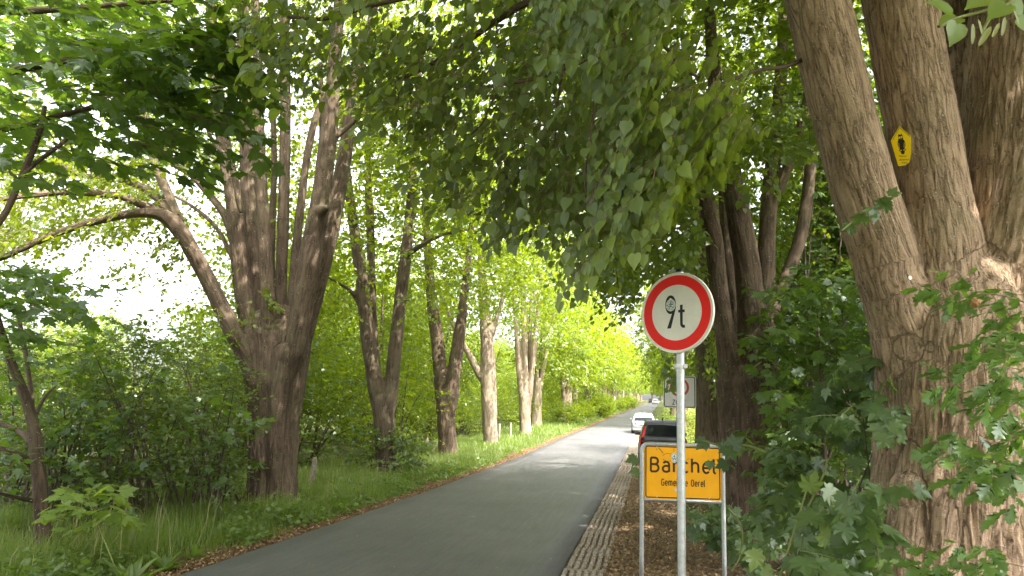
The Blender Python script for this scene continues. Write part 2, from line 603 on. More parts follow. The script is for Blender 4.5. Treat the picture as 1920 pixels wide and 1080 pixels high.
def sprays(O, T, L, n, size, rng, droop=.25, pend=0.0, szvar=.25, tilt=.45):
    """leafy twigs: leaves alternate along each twig; returns leaf frames and the twig curves"""
    m = len(O)
    T = norm(T)
    L = np.broadcast_to(np.asarray(L, float), (m,)).copy()
    up = np.array([0, 0, 1.0])
    side = norm(np.cross(T, up) + 1e-4)
    s = ((np.arange(n) + .6)/n)[None] + rng.normal(0, .25/n, (m, n))
    pos = O[:, None] + T[:, None]*(L[:, None]*s)[..., None]
    pos[..., 2] -= droop*L[:, None]*s**2
    sg = np.where(np.arange(n) % 2 == 0, 1.0, -1.0)[None, :, None]
    d = T[:, None]*.5 + sg*side[:, None]*.75 + rng.normal(0, .3, (m, n, 3))
    d[..., 2] -= .2 + 1.6*pend
    d = norm(d)
    nr = up*(1 - .85*pend) + T[:, None]*(1.0*pend) + rng.normal(0, tilt, (m, n, 3))
    if pend:
        # hanging blades turn their upper face to the open side, away from the branch
        nr = nr + np.array([-.45, -1.3, .55])*pend
    nr = norm(nr - d*(nr*d).sum(-1, keepdims=True))
    x = np.cross(d, nr)
    R = np.stack([x, d, nr], -1)
    S = size*(1 + rng.normal(0, szvar, (m, n))).clip(.45, 1.6)
    pos = pos + d*(S*.35)[..., None]
    tw = np.stack([O, O + T*(L*.5)[:, None] - up*(droop*L*.25)[:, None], O + T*L[:, None] - up*(droop*L)[:, None]], 1)
    return pos.reshape(-1, 3), R.reshape(-1, 3, 3), S.reshape(-1), tw


def twig_mesh(name, tw, r, mat):
    """three-sided tapering twigs, all in one mesh"""
    m = len(tw)
    a = np.array([0, 2.094, 4.189])
    V = np.zeros((m, 3, 3, 3))
    t = norm(tw[:, 2] - tw[:, 0])
    s1 = norm(np.cross(t, np.array([.3, .2, .93])))
    s2 = np.cross(t, s1)
    for k, rr in enumerate((r, r*.7, r*.3)):
        for q in range(3):
            V[:, k, q] = tw[:, k] + rr*(math.cos(a[q])*s1 + math.sin(a[q])*s2)
    F = []
    for k in (0, 1):
        for q in range(3):
            q2 = (q + 1) % 3
            F.append((k*3 + q, k*3 + q2, k*3 + 3 + q2, k*3 + 3 + q))
    F = np.array(F)[None] + (np.arange(m)*9)[:, None, None]
    return mesh_np(name, V.reshape(-1, 3), F.reshape(-1, 4), mat)


def in_poly(px, py, poly):
    inside = np.zeros(len(px), bool)
    n = len(poly)
    for i in range(n):
        x1, y1 = poly[i]
        x2, y2 = poly[(i + 1) % n]
        c = (y1 > py) != (y2 > py)
        xi = (x2 - x1)*(py - y1)/((y2 - y1) if y2 != y1 else 1e-9) + x1
        inside ^= c & (px < xi)
    return inside


def region(poly, d0, d1, n, rng, clump=1.2, thr=.42):
    """points through a volume of air surveyed from the photograph, thinned into clumps"""
    poly = np.array(poly, float)
    lo, hi = poly.min(0), poly.max(0)
    out = []
    got = 0
    for _ in range(60):
        k = n*3
        px, py = rng.uniform(lo[0], hi[0], k), rng.uniform(lo[1], hi[1], k)
        q = in_poly(px, py, poly)
        px, py = px[q], py[q]
        d = (rng.uniform(d0**3, d1**3, len(px)))**(1/3)
        P = at(px, py, d)
        keep = fbm(P*clump + 31.7, 2) > thr
        keep &= P[:, 2] > gz(P[:, 1]) + .05
        out.append(P[keep])
        got += keep.sum()
        if got >= n:
            break
    return np.vstack(out)[:n]


def outdir(P, c, rng, z=-.1, j=.5):
    T = norm(P - np.asarray(c))
    T = T + rng.normal(0, j, P.shape)
    T[:, 2] = T[:, 2]*.5 + z
    return norm(T)


def ellipsoid(c, r, n, rng, shell=.45, clump=.9, thr=.42):
    out = []
    got = 0
    for _ in range(40):
        v = norm(rng.normal(0, 1, (n*2, 3)))*(rng.uniform(0, 1, (n*2, 1))**shell)
        P = np.asarray(c) + v*np.asarray(r)
        P = P[fbm(P*clump + 5.1, 2) > thr]
        out.append(P)
        got += len(P)
        if got >= n:
            break
    return np.vstack(out)[:n]


def leaf_parts(parent, tmpl, P, R, S, mat, maxn, stuff_name='foliage', name='leaf', pick=True):
    """the leaves that show largest become objects, the rest one joined part"""
    px, py, d = proj(P)
    vis = (d > .3) & (px > -10) & (px < 1930) & (py > -10) & (py < 1090)
    score = np.where(vis, S/np.maximum(d, .3), 0)
    order = np.argsort(-score)
    top = order[:maxn]
    top = top[score[top] > 0]
    rest = np.setdiff1d(np.arange(len(P)), top)
    me = mesh_np(name, tmpl[0], tmpl[1], mat)
    pl = Vector(parent.location)
    for i in top:
        o = bpy.data.objects.new(name, me)
        COL.objects.link(o)
        o.parent = parent
        m = Matrix(R[i].tolist()).to_4x4() @ Matrix.Diagonal((S[i], S[i], S[i], 1))
        m.translation = Vector(P[i].tolist()) - pl
        o.matrix_local = m
    if len(rest):
        V, F = place(tmpl, P[rest], R[rest], S[rest])
        wpart(stuff_name, mesh_np(stuff_name, V, F, mat), parent, 'stuff')
    return top


# ------------------------------------------------------------------ trunks
def limb(pts, d0, d1=None, root=0.0):
    """pts: (px, py, radius px) up the limb at distance d0 (moving to d1 at its end) -> smooth curve + radii in metres"""
    pts = np.array(pts, float)
    d1 = d0 if d1 is None else d1
    t = np.linspace(0, 1, len(pts))
    d = d0 + (d1 - d0)*t
    P = at(pts[:, 0], pts[:, 1], d)
    R = pts[:, 2]*((P - EYE) @ _f)/FPX
    C = catmull(np.hstack([P, R[:, None]]), 6)
    k = 1.0
    if root:
        # the foot of a limb starts thin inside the wood it grows from
        l = np.concatenate([[0], np.cumsum(np.linalg.norm(np.diff(C[:, :3], axis=0), axis=1))])
        k = .55 + .45*np.clip(l/(root*C[:, 3].max()*6 + 1e-6), 0, 1)
    return C[:, :3], np.maximum(C[:, 3]*k, .006)


def trunk_mesh(name, limbs, voxel, mat, amp=.01, smooth=6, ridge=14.0, vertical=2.4, sides=16, calm=None):
    """limbs fused into one skin, furrowed along the grain"""
    bm = bmesh.new()
    for P, R in limbs:
        tip = norm(P[-1] - P[-2])
        P = np.vstack([P, P[-1] + tip*R[-1]*.5, P[-1] + tip*R[-1]*.9])
        R = np.concatenate([R, [R[-1]*.8, R[-1]*.35]])
        V, Q, caps = tube_np(P, R, sides)
        vs = [bm.verts.new(tuple(v)) for v in V]
        for q in Q:
            bm.faces.new([vs[i] for i in q])
        for c in caps:
            bm.faces.new([vs[i] for i in c])
    bmesh.ops.recalc_face_normals(bm, faces=bm.faces[:])
    me0 = bpy.data.meshes.new(name + '_src')
    bm.to_mesh(me0)
    bm.free()
    o = bpy.data.objects.new(name + '_src', me0)
    COL.objects.link(o)
    md = o.modifiers.new('r', 'REMESH')
    md.mode, md.voxel_size = 'VOXEL', voxel
    ms = o.modifiers.new('s', 'SMOOTH')
    ms.iterations, ms.factor = smooth, .5
    dg = bpy.context.evaluated_depsgraph_get()
    me = bpy.data.meshes.new_from_object(o.evaluated_get(dg))
    bpy.data.objects.remove(o)
    bpy.data.meshes.remove(me0)
    me.name = name
    n = len(me.vertices)
    V = np.empty(n*3, np.float32)
    me.vertices.foreach_get('co', V)
    V = V.reshape(-1, 3).astype(float)
    NV = np.empty(n*3, np.float32)
    me.vertices.foreach_get('normal', NV)
    NV = NV.reshape(-1, 3).astype(float)
    # coordinates that follow the nearest limb: round it and along it
    A, B, RA, L0 = [], [], [], []
    for P, R in limbs:
        l = np.concatenate([[0], np.cumsum(np.linalg.norm(np.diff(P, axis=0), axis=1))])
        st = max(1, len(P)//14)
        idx = list(range(0, len(P) - 1, st)) + [len(P) - 1]
        for a, b in zip(idx[:-1], idx[1:]):
            A.append(P[a]); B.append(P[b]); RA.append((R[a] + R[b])/2); L0.append(l[a])
    A, B, RA, L0 = map(np.array, (A, B, RA, L0))
    co = np.zeros((n, 3))
    rad = np.zeros(n)
    D = B - A
    DL = np.maximum((D*D).sum(1), 1e-9)
    for i in range(0, n, 20000):
        p = V[i:i+20000, None]
        t = (((p - A)*D).sum(-1)/DL).clip(0, 1)
        c = A + t[..., None]*D
        dist = np.linalg.norm(p - c, axis=-1)/RA
        k = dist.argmin(1)
        r = np.arange(len(k))
        q = p[:, 0] - c[r, k]
        co[i:i+20000, :2] = q[:, :2] - D[k, :2]*0
        co[i:i+20000, 2] = V[i:i+20000, 2]
        rad[i:i+20000] = RA[k]
    pp = np.stack([co[:, 0]*ridge, co[:, 1]*ridge, co[:, 2]*vertical], 1)
    pp = pp + (np.stack([vnoise(pp*.35 + 3), vnoise(pp*.35 + 9), vnoise(pp*.35 + 21)], 1) - .5)*2.2
    a = 1 - np.abs(2*vnoise(pp) - 1)
    b = 1 - np.abs(2*vnoise(pp*2.1 + 7) - 1)
    low = fbm(V*2.4 + 4, 2) - .5
    k = np.clip(rad/.25, .25, 1.5)
    if calm:
        k = k*(1 - .62*np.clip((V[:, 2] - calm[0])/(calm[1] - calm[0]), 0, 1))
    h = amp*k*((a**1.3 - .5)*1.2 + (b - .5)*.6) + amp*k*1.8*low
    V = V + NV*h[:, None]
    me.vertices.foreach_set('co', V.astype(np.float32).ravel())
    at_ = me.attributes.new('barkco', 'FLOAT_VECTOR', 'POINT')
    at_.data.foreach_set('vector', co.astype(np.float32).ravel())
    me.polygons.foreach_set('use_smooth', np.ones(len(me.polygons), dtype=bool))
    me.update()
    me.materials.clear()
    me.materials.append(mat)
    return me


def simple_limbs(name, limbs, mat, sides=8):
    V, F, b = [], [], 0
    co = []
    for P, R in limbs:
        v, q, _ = tube_np(P, R, sides)
        V.append(v)
        F.append(q + b)
        c = v - np.repeat(P, sides, 0)
        c[:, 2] = v[:, 2]
        co.append(c)
        b += len(v)
    me = mesh_np(name, np.vstack(V), np.vstack(F), mat, True)
    a = me.attributes.new('barkco', 'FLOAT_VECTOR', 'POINT')
    a.data.foreach_set('vector', np.vstack(co).astype(np.float32).ravel())
    return me

# ================================================================== SETTING
ROAD_L, ROAD_R = -5.45, -1.15


def grid_sheet(name, xs_f, ys, mat, zoff=0.0, bumpy=0.0, nx=2, seed=0.0):
    """sheet following the road's profile; xs_f(y) -> (x0, x1)"""
    ys = np.asarray(ys, float)
    V = []
    for y in ys:
        x0, x1 = xs_f(y)
        x = np.linspace(x0, x1, nx)
        z = np.full(nx, float(gz(y)) + zoff)
        V.append(np.stack([x, np.full(nx, y), z], 1))
    V = np.vstack(V)
    if bumpy:
        V[:, 2] += bumpy*(fbm(np.stack([V[:, 0]*.9, V[:, 1]*.9, np.full(len(V), seed)], 1), 3) - .5)
    i = (np.arange(len(ys) - 1)*nx)[:, None]
    j = np.arange(nx - 1)[None]
    F = np.stack([i + j, i + j + 1, i + nx + j + 1, i + nx + j], -1).reshape(-1, 4)
    return mesh_np(name, V, F, mat, True)


YS = np.concatenate([np.linspace(-40, 0, 12), np.arange(1, 60, 1.0), np.arange(60, 200, 5.0), np.arange(200, 440, 15.0), [500, 700, 1000, 1500, 2500]])
XS = np.concatenate([[-900, -400, -150, -70], np.linspace(-40, 40, 81), [70, 150, 400, 900]])
gx, gy = np.meshgrid(XS, YS)
gzz = gz(gy) - .035
off = np.clip(np.maximum(-6.0 + bend(gy) - gx, gx - bend(gy) + .3)/1.5, 0, 1)
fz = fbm(np.stack([gx.ravel()*.6, gy.ravel()*.6, 0*gx.ravel()], 1), 3).reshape(gx.shape) - .45
gzz = gzz + off*.16*fz
V = np.stack([gx, gy, gzz], -1).reshape(-1, 3)
nx = len(XS)
ii = (np.arange(len(YS) - 1)*nx)[:, None]
jj = np.arange(nx - 1)[None]
F = np.stack([ii + jj, ii + jj + 1, ii + nx + jj + 1, ii + nx + jj], -1).reshape(-1, 4)
M['ground'] = soil('ground', [(.030, .034, .014), (.055, .062, .022), (.075, .090, .030), (.10, .085, .05)], 1.2, 30)
structure(link('ground', mesh_np('ground', V, F, M['ground'], True)))


def ground_z(x, y):
    x, y = np.atleast_1d(np.asarray(x, float)), np.atleast_1d(np.asarray(y, float))
    o = np.clip(np.maximum(-6.0 + bend(y) - x, x - bend(y) + .3)/1.5, 0, 1)
    f = fbm(np.stack([x*.6, y*.6, 0*x], 1), 3) - .45
    return gz(y) - .035 + o*.16*f


# the road: a slab with a slightly ragged edge that stands a finger proud of the verge
ys = np.concatenate([np.arange(-30, 60, .5), np.arange(60, 440, 4.0)])
e1 = .05*(fbm(np.stack([ys*.7, 0*ys, 0*ys], 1), 3) - .5) + .03*(fbm(np.stack([ys*4, 0*ys + 4, 0*ys], 1), 2) - .5)
e2 = .02*(fbm(np.stack([ys*.7, 0*ys + 9, 0*ys], 1), 3) - .5)
NX = 10
rows = []
for y, a, b in zip(ys, e1, e2):
    x = np.linspace(ROAD_L + a, ROAD_R + b, NX) + bend(y)
    crown = .05*(1 - (np.linspace(-1, 1, NX))**2)
    z = float(gz(y)) + .012 + crown
    x = np.concatenate([[x[0] - .02], x, [x[-1] + .012]])
    z = np.concatenate([[float(gz(y)) - .10], z, [float(gz(y)) - .10]])
    rows.append(np.stack([x, np.full(NX + 2, y), z], 1))
V = np.vstack(rows)
n2 = NX + 2
ii = (np.arange(len(ys) - 1)*n2)[:, None]
jj = np.arange(n2 - 1)[None]
F = np.stack([ii + jj, ii + jj + 1, ii + n2 + jj + 1, ii + n2 + jj], -1).reshape(-1, 4)
structure(link('road', mesh_np('road', V, F, M['asphalt'])))

M['litter_soil'] = soil('litter_soil', [(.05, .028, .016), (.10, .058, .034), (.16, .095, .055), (.26, .17, .10)], 6.0, 70)
M['earth'] = soil('verge_earth', [(.075, .050, .032), (.15, .105, .068), (.22, .16, .10), (.30, .235, .15)], 5.0, 80)
yv = np.concatenate([np.arange(-30, 60, .5), np.arange(60, 420, 5.0)])
structure(link('leaf_litter_strip', grid_sheet('leaf_litter_strip', lambda y: (float(ROAD_L - .62 + .22*math.sin(y*.5) + bend(y)), float(ROAD_L + .0 + bend(y))), yv, M['litter_soil'], -.022, .03, 6)))
structure(link('verge', grid_sheet('verge', lambda y: (float(ROAD_R + .5 + bend(y)), float(5.5 + bend(y))), np.arange(-20, 34, .4), M['earth'], -.018, .05, 14, 3.0)))
# mown lawn and pale drive beyond the trees on the right, in full sun
M['lawn'] = soil('mown_lawn', [(.08, .11, .022), (.12, .15, .032), (.15, .165, .045)], 2.0, 50)
M['drive'] = soil('gravel_drive', [(.26, .24, .20), (.36, .33, .28), (.44, .40, .34)], 3.0, 90)
structure(link('lawn', grid_sheet('lawn', lambda y: (float(.6 + bend(y)), 14.0), np.concatenate([np.arange(34, 60, .7), np.arange(60, 200, 5.0)]), M['lawn'], -.012, .03, 12, 5.0)))
structure(link('driveway', grid_sheet('driveway', lambda y: (float(-.4 + bend(y)), 9.0), np.arange(30.5, 33.9, .4), M['drive'], .004, .0, 6)))

# concrete grass pavers along the right-hand road edge, each a stone of its own
M['paver'] = plain('paver_concrete', (.27, .225, .185), .9, noise=.35, scale=25, bump=.5)
mb = MB()
mb.box((0, 0, -.035), (.565, .395, .05))
ncol, nrow = 6, 2
for i in range(ncol):
    for j in range(nrow):
        cx, cy = (-.5 + (i + .5)/ncol)*.56, (-.5 + (j + .5)/nrow)*.39
        w, l = .31*.56/ncol, .32*.39/nrow
        h = .034
        p = [(cx - w*1.05, cy - l, -.006), (cx + w*1.05, cy - l, -.006), (cx + w*1.05, cy + l, -.006), (cx - w*1.05, cy + l, -.006)]
        q = [(cx - w*.8, cy - l*.78, h), (cx + w*.8, cy - l*.78, h), (cx + w*.8, cy + l*.78, h), (cx - w*.8, cy + l*.78, h)]
        mb.poly(q)
        for k in range(4):
            mb.poly((p[k], p[(k+1) % 4], q[(k+1) % 4], q[k]))
pav = mb.build('paver', M['paver'])
pav_me = pav.data
bpy.data.objects.remove(pav)
strip = structure(link('paver_strip', grid_sheet('paver_strip', lambda y: (float(ROAD_R + .01 + bend(y)), float(ROAD_R + .60 + bend(y))), np.arange(-20, 62, .5), M['earth'], -.014, .0, 3)))
y = 6.4
k = 0
while y < 50:
    s = .033*(min(max(y, 5), 45) - 5)/40
    o = link('paver', pav_me, strip, (ROAD_R + .305 + RNG.normal(0, .008) + float(bend(y)), y, float(gz(y)) - .008 + RNG.normal(0, .007)))
    o.rotation_euler = (math.atan(s) + RNG.normal(0, .02), RNG.normal(0, .025), RNG.normal(0, .02))
    y += .405
    k += 1
# weeds in the paver gaps are part of the verge greenery below

# ================================================================== BIG TREES NEAR THE CAMERA
def zfoot(px, py, d):
    P = at(px, py, d)
    return P


# ---- the great linden on the right (natural monument)
D = 6.0
rl = [
    limb([(1772, 1330, 165), (1772, 1220, 142), (1775, 1080, 132), (1778, 950, 130), (1782, 820, 126), (1785, 720, 126), (1792, 630, 130), (1800, 560, 110)], D),
    limb([(1752, 800, 80), (1722, 640, 78), (1672, 520, 60), (1633, 400, 57), (1588, 240, 55), (1552, 90, 55), (1527, -20, 55), (1495, -160, 52), (1465, -320, 46)], D, D - .25),
    limb([(1760, 760, 84), (1764, 600, 84), (1762, 470, 72), (1748, 350, 60), (1727, 230, 61), (1700, 90, 62), (1682, -30, 62), (1668, -130, 60), (1650, -300, 54)], D - .05, D - .1),
    limb([(1830, 700, 70), (1830, 540, 54), (1815, 380, 46), (1800, 200, 44), (1790, 60, 44), (1780, -100, 42), (1760, -300, 36)], D + .35, D + .9),
    limb([(1815, 800, 100), (1868, 640, 112), (1905, 500, 112), (1920, 350, 106), (1925, 180, 103), (1935, 0, 100), (1950, -160, 92), (1975, -320, 80)], D, D),
    limb([(1690, 1340, 56), (1690, 1200, 48), (1704, 1060, 46), (1718, 920, 40), (1735, 800, 36)], D - .25, D - .2),
    limb([(1860, 1330, 58), (1852, 1180, 50), (1838, 1050, 44), (1826, 900, 38), (1810, 780, 34)], D - .3, D - .25),
    limb([(1775, 1330, 56), (1768, 1150, 46), (1772, 980, 40), (1790, 860, 36)], D - .40, D - .32),
    # knots and bosses
    limb([(1545, 238, 20), (1560, 238, 30), (1585, 240, 34)], D - .12),
    limb([(1755, 655, 30), (1765, 660, 44), (1790, 655, 50)], D - .30, D - .2),
    limb([(1710, 650, 34), (1730, 665, 44), (1760, 690, 44)], D - .2, D - .15),
    limb([(1692, 915, 24), (1705, 918, 34), (1725, 920, 38)], D - .34, D - .2),
]
P0 = at(1775, 1080, D)
r1base = (P0[0], P0[1], float(ground_z(P0[0], P0[1])[0]))
R1 = thing('linden_tree', 'massive many-stemmed linden with the yellow owl plaque on its bark', 'tree', r1base)
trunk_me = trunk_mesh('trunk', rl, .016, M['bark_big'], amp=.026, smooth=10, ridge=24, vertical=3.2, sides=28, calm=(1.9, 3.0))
trunk_o = wpart('trunk', trunk_me, R1)
_V = np.empty(len(trunk_me.vertices)*3, np.float32)
trunk_me.vertices.foreach_get('co', _V)
BVH1 = BVHTree.FromPolygons([tuple(v) for v in _V.reshape(-1, 3)], [tuple(p.vertices) for p in trunk_me.polygons])


def on_trunk(px, py):
    d = ray(px, py)
    hit = BVH1.ray_cast(Vector(EYE), Vector(d).normalized())
    return np.array(hit[0]), np.array(hit[1])


# ---- second linden of the right-hand row
D2 = 13.5
r2 = [
    limb([(1408, 1010, 66), (1407, 940, 58), (1405, 860, 54), (1403, 780, 56), (1402, 720, 58)], D2),
    limb([(1388, 800, 34), (1372, 700, 24), (1356, 600, 18), (1346, 520, 17), (1338, 450, 17), (1322, 360, 15), (1300, 240, 12), (1280, 120, 9)], D2, D2 - 1.2, root=.4),
    limb([(1412, 790, 42), (1416, 700, 32), (1411, 600, 27), (1398, 480, 24), (1378, 370, 21), (1358, 270, 18), (1340, 150, 14), (1330, 20, 10)], D2 - .1, D2 - .6, root=.4),
    limb([(1392, 740, 26), (1384, 620, 13), (1368, 500, 11), (1360, 400, 11), (1352, 300, 9)], D2 + .3, D2 + .9, root=.4),
    limb([(1425, 780, 34), (1436, 660, 19), (1436, 560, 17), (1438, 450, 16), (1446, 340, 15), (1458, 220, 13), (1468, 80, 11), (1470, -80, 9)], D2 + .2, D2 + .8, root=.4),
    limb([(1430, 650, 18), (1446, 590, 14), (1478, 510, 12), (1502, 440, 12), (1516, 350, 11), (1526, 240, 10), (1532, 100, 8)], D2 + .2, D2 + 1.2, root=.4),
    limb([(1450, 380, 11), (1478, 310, 10), (1500, 240, 9), (1518, 160, 8), (1530, 60, 6)], D2 + .4, D2 + .2, root=.4),
    limb([(1380, 1010, 26), (1382, 930, 22), (1390, 840, 20)], D2 - .35, D2 - .2, root=.4),
    limb([(1436, 1010, 26), (1432, 930, 22), (1424, 840, 20)], D2 - .3, D2 - .2, root=.4),
]
P0 = at(1407, 940, D2)
R2 = thing('linden_tree', 'dark linden with five crooked stems right behind the yellow town sign', 'tree', (P0[0], P0[1], float(ground_z(P0[0], P0[1])[0])))
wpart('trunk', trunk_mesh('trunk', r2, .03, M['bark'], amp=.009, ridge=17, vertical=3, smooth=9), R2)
# ---- third, half hidden, further along
D3 = 21.0
r3 = [
    limb([(1336, 900, 36), (1334, 830, 30), (1332, 740, 27), (1330, 660, 26), (1326, 580, 24), (1318, 480, 20), (1310, 360, 14)], D3),
    limb([(1338, 700, 22), (1350, 600, 14), (1352, 500, 12), (1350, 380, 9)], D3, D3 + .6, root=.4),
]
P0 = at(1335, 860, D3)
R3 = thing('linden_tree', 'shaded linden trunk half hidden behind the five-stemmed tree and beside the zone sign', 'tree', (P0[0], P0[1], float(ground_z(P0[0], P0[1])[0])))
wpart('trunk', trunk_mesh('trunk', r3, .05, M['bark_dark'], amp=.012, ridge=10, vertical=2.0), R3)

# ---- the great many-stemmed linden on the left
DA = 16.5
ra = [
    limb([(508, 985, 62), (509, 940, 50), (512, 880, 44), (514, 800, 45), (516, 740, 52), (518, 680, 60), (518, 630, 62)], DA),
    limb([(500, 770, 20), (470, 680, 24), (440, 625, 20), (412, 570, 18), (385, 515, 17), (360, 470, 17), (332, 425, 18), (300, 402, 14), (255, 400, 10), (190, 412, 9), (110, 436, 8), (50, 462, 8), (-10, 490, 6), (-90, 520, 5)], DA - .3, DA - 2.6, root=.4),
    limb([(330, 425, 14), (300, 400, 11), (262, 382, 9), (215, 366, 8), (130, 360, 8), (60, 366, 7), (0, 374, 6), (-80, 390, 5)], DA - .9, DA - 3.2, root=.4),
    limb([(345, 440, 13), (325, 390, 12), (306, 345, 11), (292, 310, 10), (276, 255, 8), (262, 190, 6)], DA - .9, DA - .6, root=.4),
    limb([(318, 400, 11), (285, 362, 9), (240, 340, 8), (190, 330, 7), (150, 328, 6), (100, 300, 4)], DA - .9, DA + .5, root=.4),
    limb([(500, 720, 24), (472, 620, 22), (456, 540, 20), (447, 450, 20), (440, 380, 19), (425, 300, 16), (412, 220, 14), (402, 120, 13), (395, 0, 11), (390, -140, 9)], DA - .1, DA - .7, root=.4),
    limb([(500, 700, 30), (482, 580, 21), (473, 460, 20), (466, 350, 17), (462, 240, 15), (458, 120, 14), (455, 0, 13), (452, -140, 11)], DA + .2, DA + .5, root=.4),
    limb([(512, 700, 26), (503, 580, 16), (496, 450, 15), (490, 350, 13), (486, 250, 12), (483, 120, 10), (478, -20, 9)], DA - .5, DA - .9, root=.4),
    limb([(525, 700, 24), (526, 580, 13), (530, 450, 13), (533, 340, 12), (535, 230, 12), (534, 100, 11), (530, -40, 9)], DA + .4, DA + 1.0, root=.4),
    limb([(535, 700, 18), (512, 560, 9), (510, 430, 8), (514, 320, 7), (512, 200, 6), (508, 60, 5)], DA + .6, DA + 1.6, root=.4),
    limb([(540, 690, 18), (546, 580, 11), (556, 460, 10), (568, 350, 9), (580, 270, 8), (598, 205, 8), (628, 165, 7), (672, 120, 6), (720, 60, 5)], DA + .2, DA + 1.2, root=.4),
    limb([(536, 720, 24), (562, 600, 25), (582, 480, 24), (600, 380, 21), (612, 290, 19), (620, 220, 18), (626, 140, 15), (634, 40, 12), (640, -80, 10)], DA - .4, DA - .9, root=.4),
    limb([(534, 740, 22), (576, 600, 22), (608, 480, 19), (632, 370, 18), (648, 280, 15), (658, 200, 13), (668, 140, 11), (690, 60, 9), (720, -60, 7)], DA + .1, DA + .4, root=.4),
    limb([(616, 300, 9), (626, 262, 8), (648, 242, 6), (680, 215, 5), (720, 190, 4)], DA - .7, DA - .5, root=.4),
    limb([(447, 480, 12), (424, 410, 9), (398, 372, 8), (360, 330, 7), (320, 300, 7), (290, 240, 6), (250, 180, 4)], DA + .1, DA + 1.5, root=.4),
    limb([(452, 400, 8), (440, 340, 6), (426, 296, 6), (402, 270, 5), (384, 230, 4)], DA - .8, DA - 1.4, root=.4),
    limb([(452, 520, 10), (430, 470, 6), (400, 420, 5), (350, 380, 4), (310, 360, 3)], DA + .4, DA + 1.8, root=.4),
    limb([(540, 640, 14), (575, 480, 9), (600, 340, 8), (604, 240, 7), (600, 120, 6)], DA + .9, DA + 1.8, root=.4),
    limb([(478, 980, 22), (488, 900, 17), (496, 820, 14)], DA - .35, DA - .2, root=.4),
    limb([(540, 985, 24), (532, 910, 17), (526, 820, 14)], DA - .35, DA - .2, root=.4),
    limb([(520, 985, 20), (516, 900, 14), (520, 780, 16), (530, 660, 20)], DA - .45, DA - .55, root=.4),
    limb([(612, 388, 9), (609, 392, 11), (600, 396, 13)], DA - .95, DA - .7, root=.4),
]
P0 = at(510, 935, DA)
ra = [(P, R if i == 0 or i > 17 else R*.84) for i, (P, R) in enumerate(ra)]
TA = thing('linden_tree', 'huge many-stemmed linden at the left road verge, stems fanning from one trunk', 'tree', (P0[0], P0[1], float(ground_z(P0[0], P0[1])[0])))
wpart('trunk', trunk_mesh('trunk', ra, .03, M['bark'], amp=.019, ridge=14, vertical=1.8, smooth=6), TA)

# ---- the next lindens of the left row
DB = 23.0
rb = [
    limb([(724, 925, 26), (724, 885, 20), (722, 830, 19), (720, 785, 20), (716, 750, 21)], DB),
    limb([(714, 780, 19), (702, 710, 15), (692, 650, 14), (685, 590, 13), (679, 530, 12), (670, 470, 11), (660, 400, 9), (650, 320, 8), (640, 200, 6)], DB, DB - .8, root=.4),
    limb([(712, 760, 15), (703, 680, 10), (698, 590, 9), (696, 500, 8), (694, 420, 8), (690, 330, 7), (688, 200, 5)], DB + .3, DB + .8, root=.4),
    limb([(726, 790, 18), (734, 720, 14), (740, 660, 13), (748, 590, 12), (754, 530, 12), (762, 470, 11), (768, 400, 9), (774, 330, 8), (780, 220, 6), (790, 80, 4)], DB - .1, DB + .2, root=.4),
    limb([(760, 480, 7), (790, 460, 5), (830, 440, 4), (880, 430, 3)], DB, DB - 1.5, root=.4),
    limb([(690, 600, 6), (668, 560, 5), (650, 540, 4), (615, 520, 3)], DB, DB - 1.0, root=.4),
]
P0 = at(724, 885, DB)
TB = thing('linden_tree', 'dark forked linden with a leafy bush round its foot on the left verge', 'tree', (P0[0], P0[1], float(ground_z(P0[0], P0[1])[0])))
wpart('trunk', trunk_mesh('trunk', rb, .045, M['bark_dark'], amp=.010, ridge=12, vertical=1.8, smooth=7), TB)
DC = 30.5
rc = [
    limb([(841, 890, 24), (840, 855, 18), (838, 810, 17), (836, 760, 18)], DC),
    limb([(833, 780, 15), (826, 710, 13), (820, 640, 12), (812, 580, 11), (806, 520, 9), (800, 440, 7), (796, 350, 5)], DC, root=.4),
    limb([(845, 780, 14), (850, 710, 13), (858, 650, 12), (865, 600, 10), (872, 540, 8), (880, 460, 6), (890, 370, 5)], DC - .2, DC + .3, root=.4),
]
P0 = at(840, 855, DC)
TC = thing('linden_tree', 'twin-stemmed linden forking in a V, third trunk along the left verge', 'tree', (P0[0], P0[1], float(ground_z(P0[0], P0[1])[0])))
wpart('trunk', trunk_mesh('trunk', rc, .055, M['bark'], amp=.012, ridge=9, vertical=1.6, smooth=6), TC)
DD = 38.0
rd = [
    limb([(921, 865, 17), (920, 835, 14), (918, 780, 14), (916, 720, 15), (914, 660, 13), (910, 600, 11), (906, 540, 9), (900, 450, 6)], DD),
    limb([(908, 720, 9), (893, 690, 7), (880, 665, 6), (866, 640, 5), (848, 605, 4), (830, 560, 3)], DD, root=.4),
    limb([(918, 640, 7), (930, 600, 5), (942, 560, 4), (950, 500, 3)], DD, root=.4),
]
P0 = at(920, 835, DD)
TD = thing('linden_tree', 'linden with a low limb bending left, fourth trunk along the left verge', 'tree', (P0[0], P0[1], float(ground_z(P0[0], P0[1])[0])))
wpart('trunk', trunk_mesh('trunk', rd, .06, M['bark_pale'], amp=.014, ridge=8, vertical=1.4, smooth=5), TD)
DE = 48.0
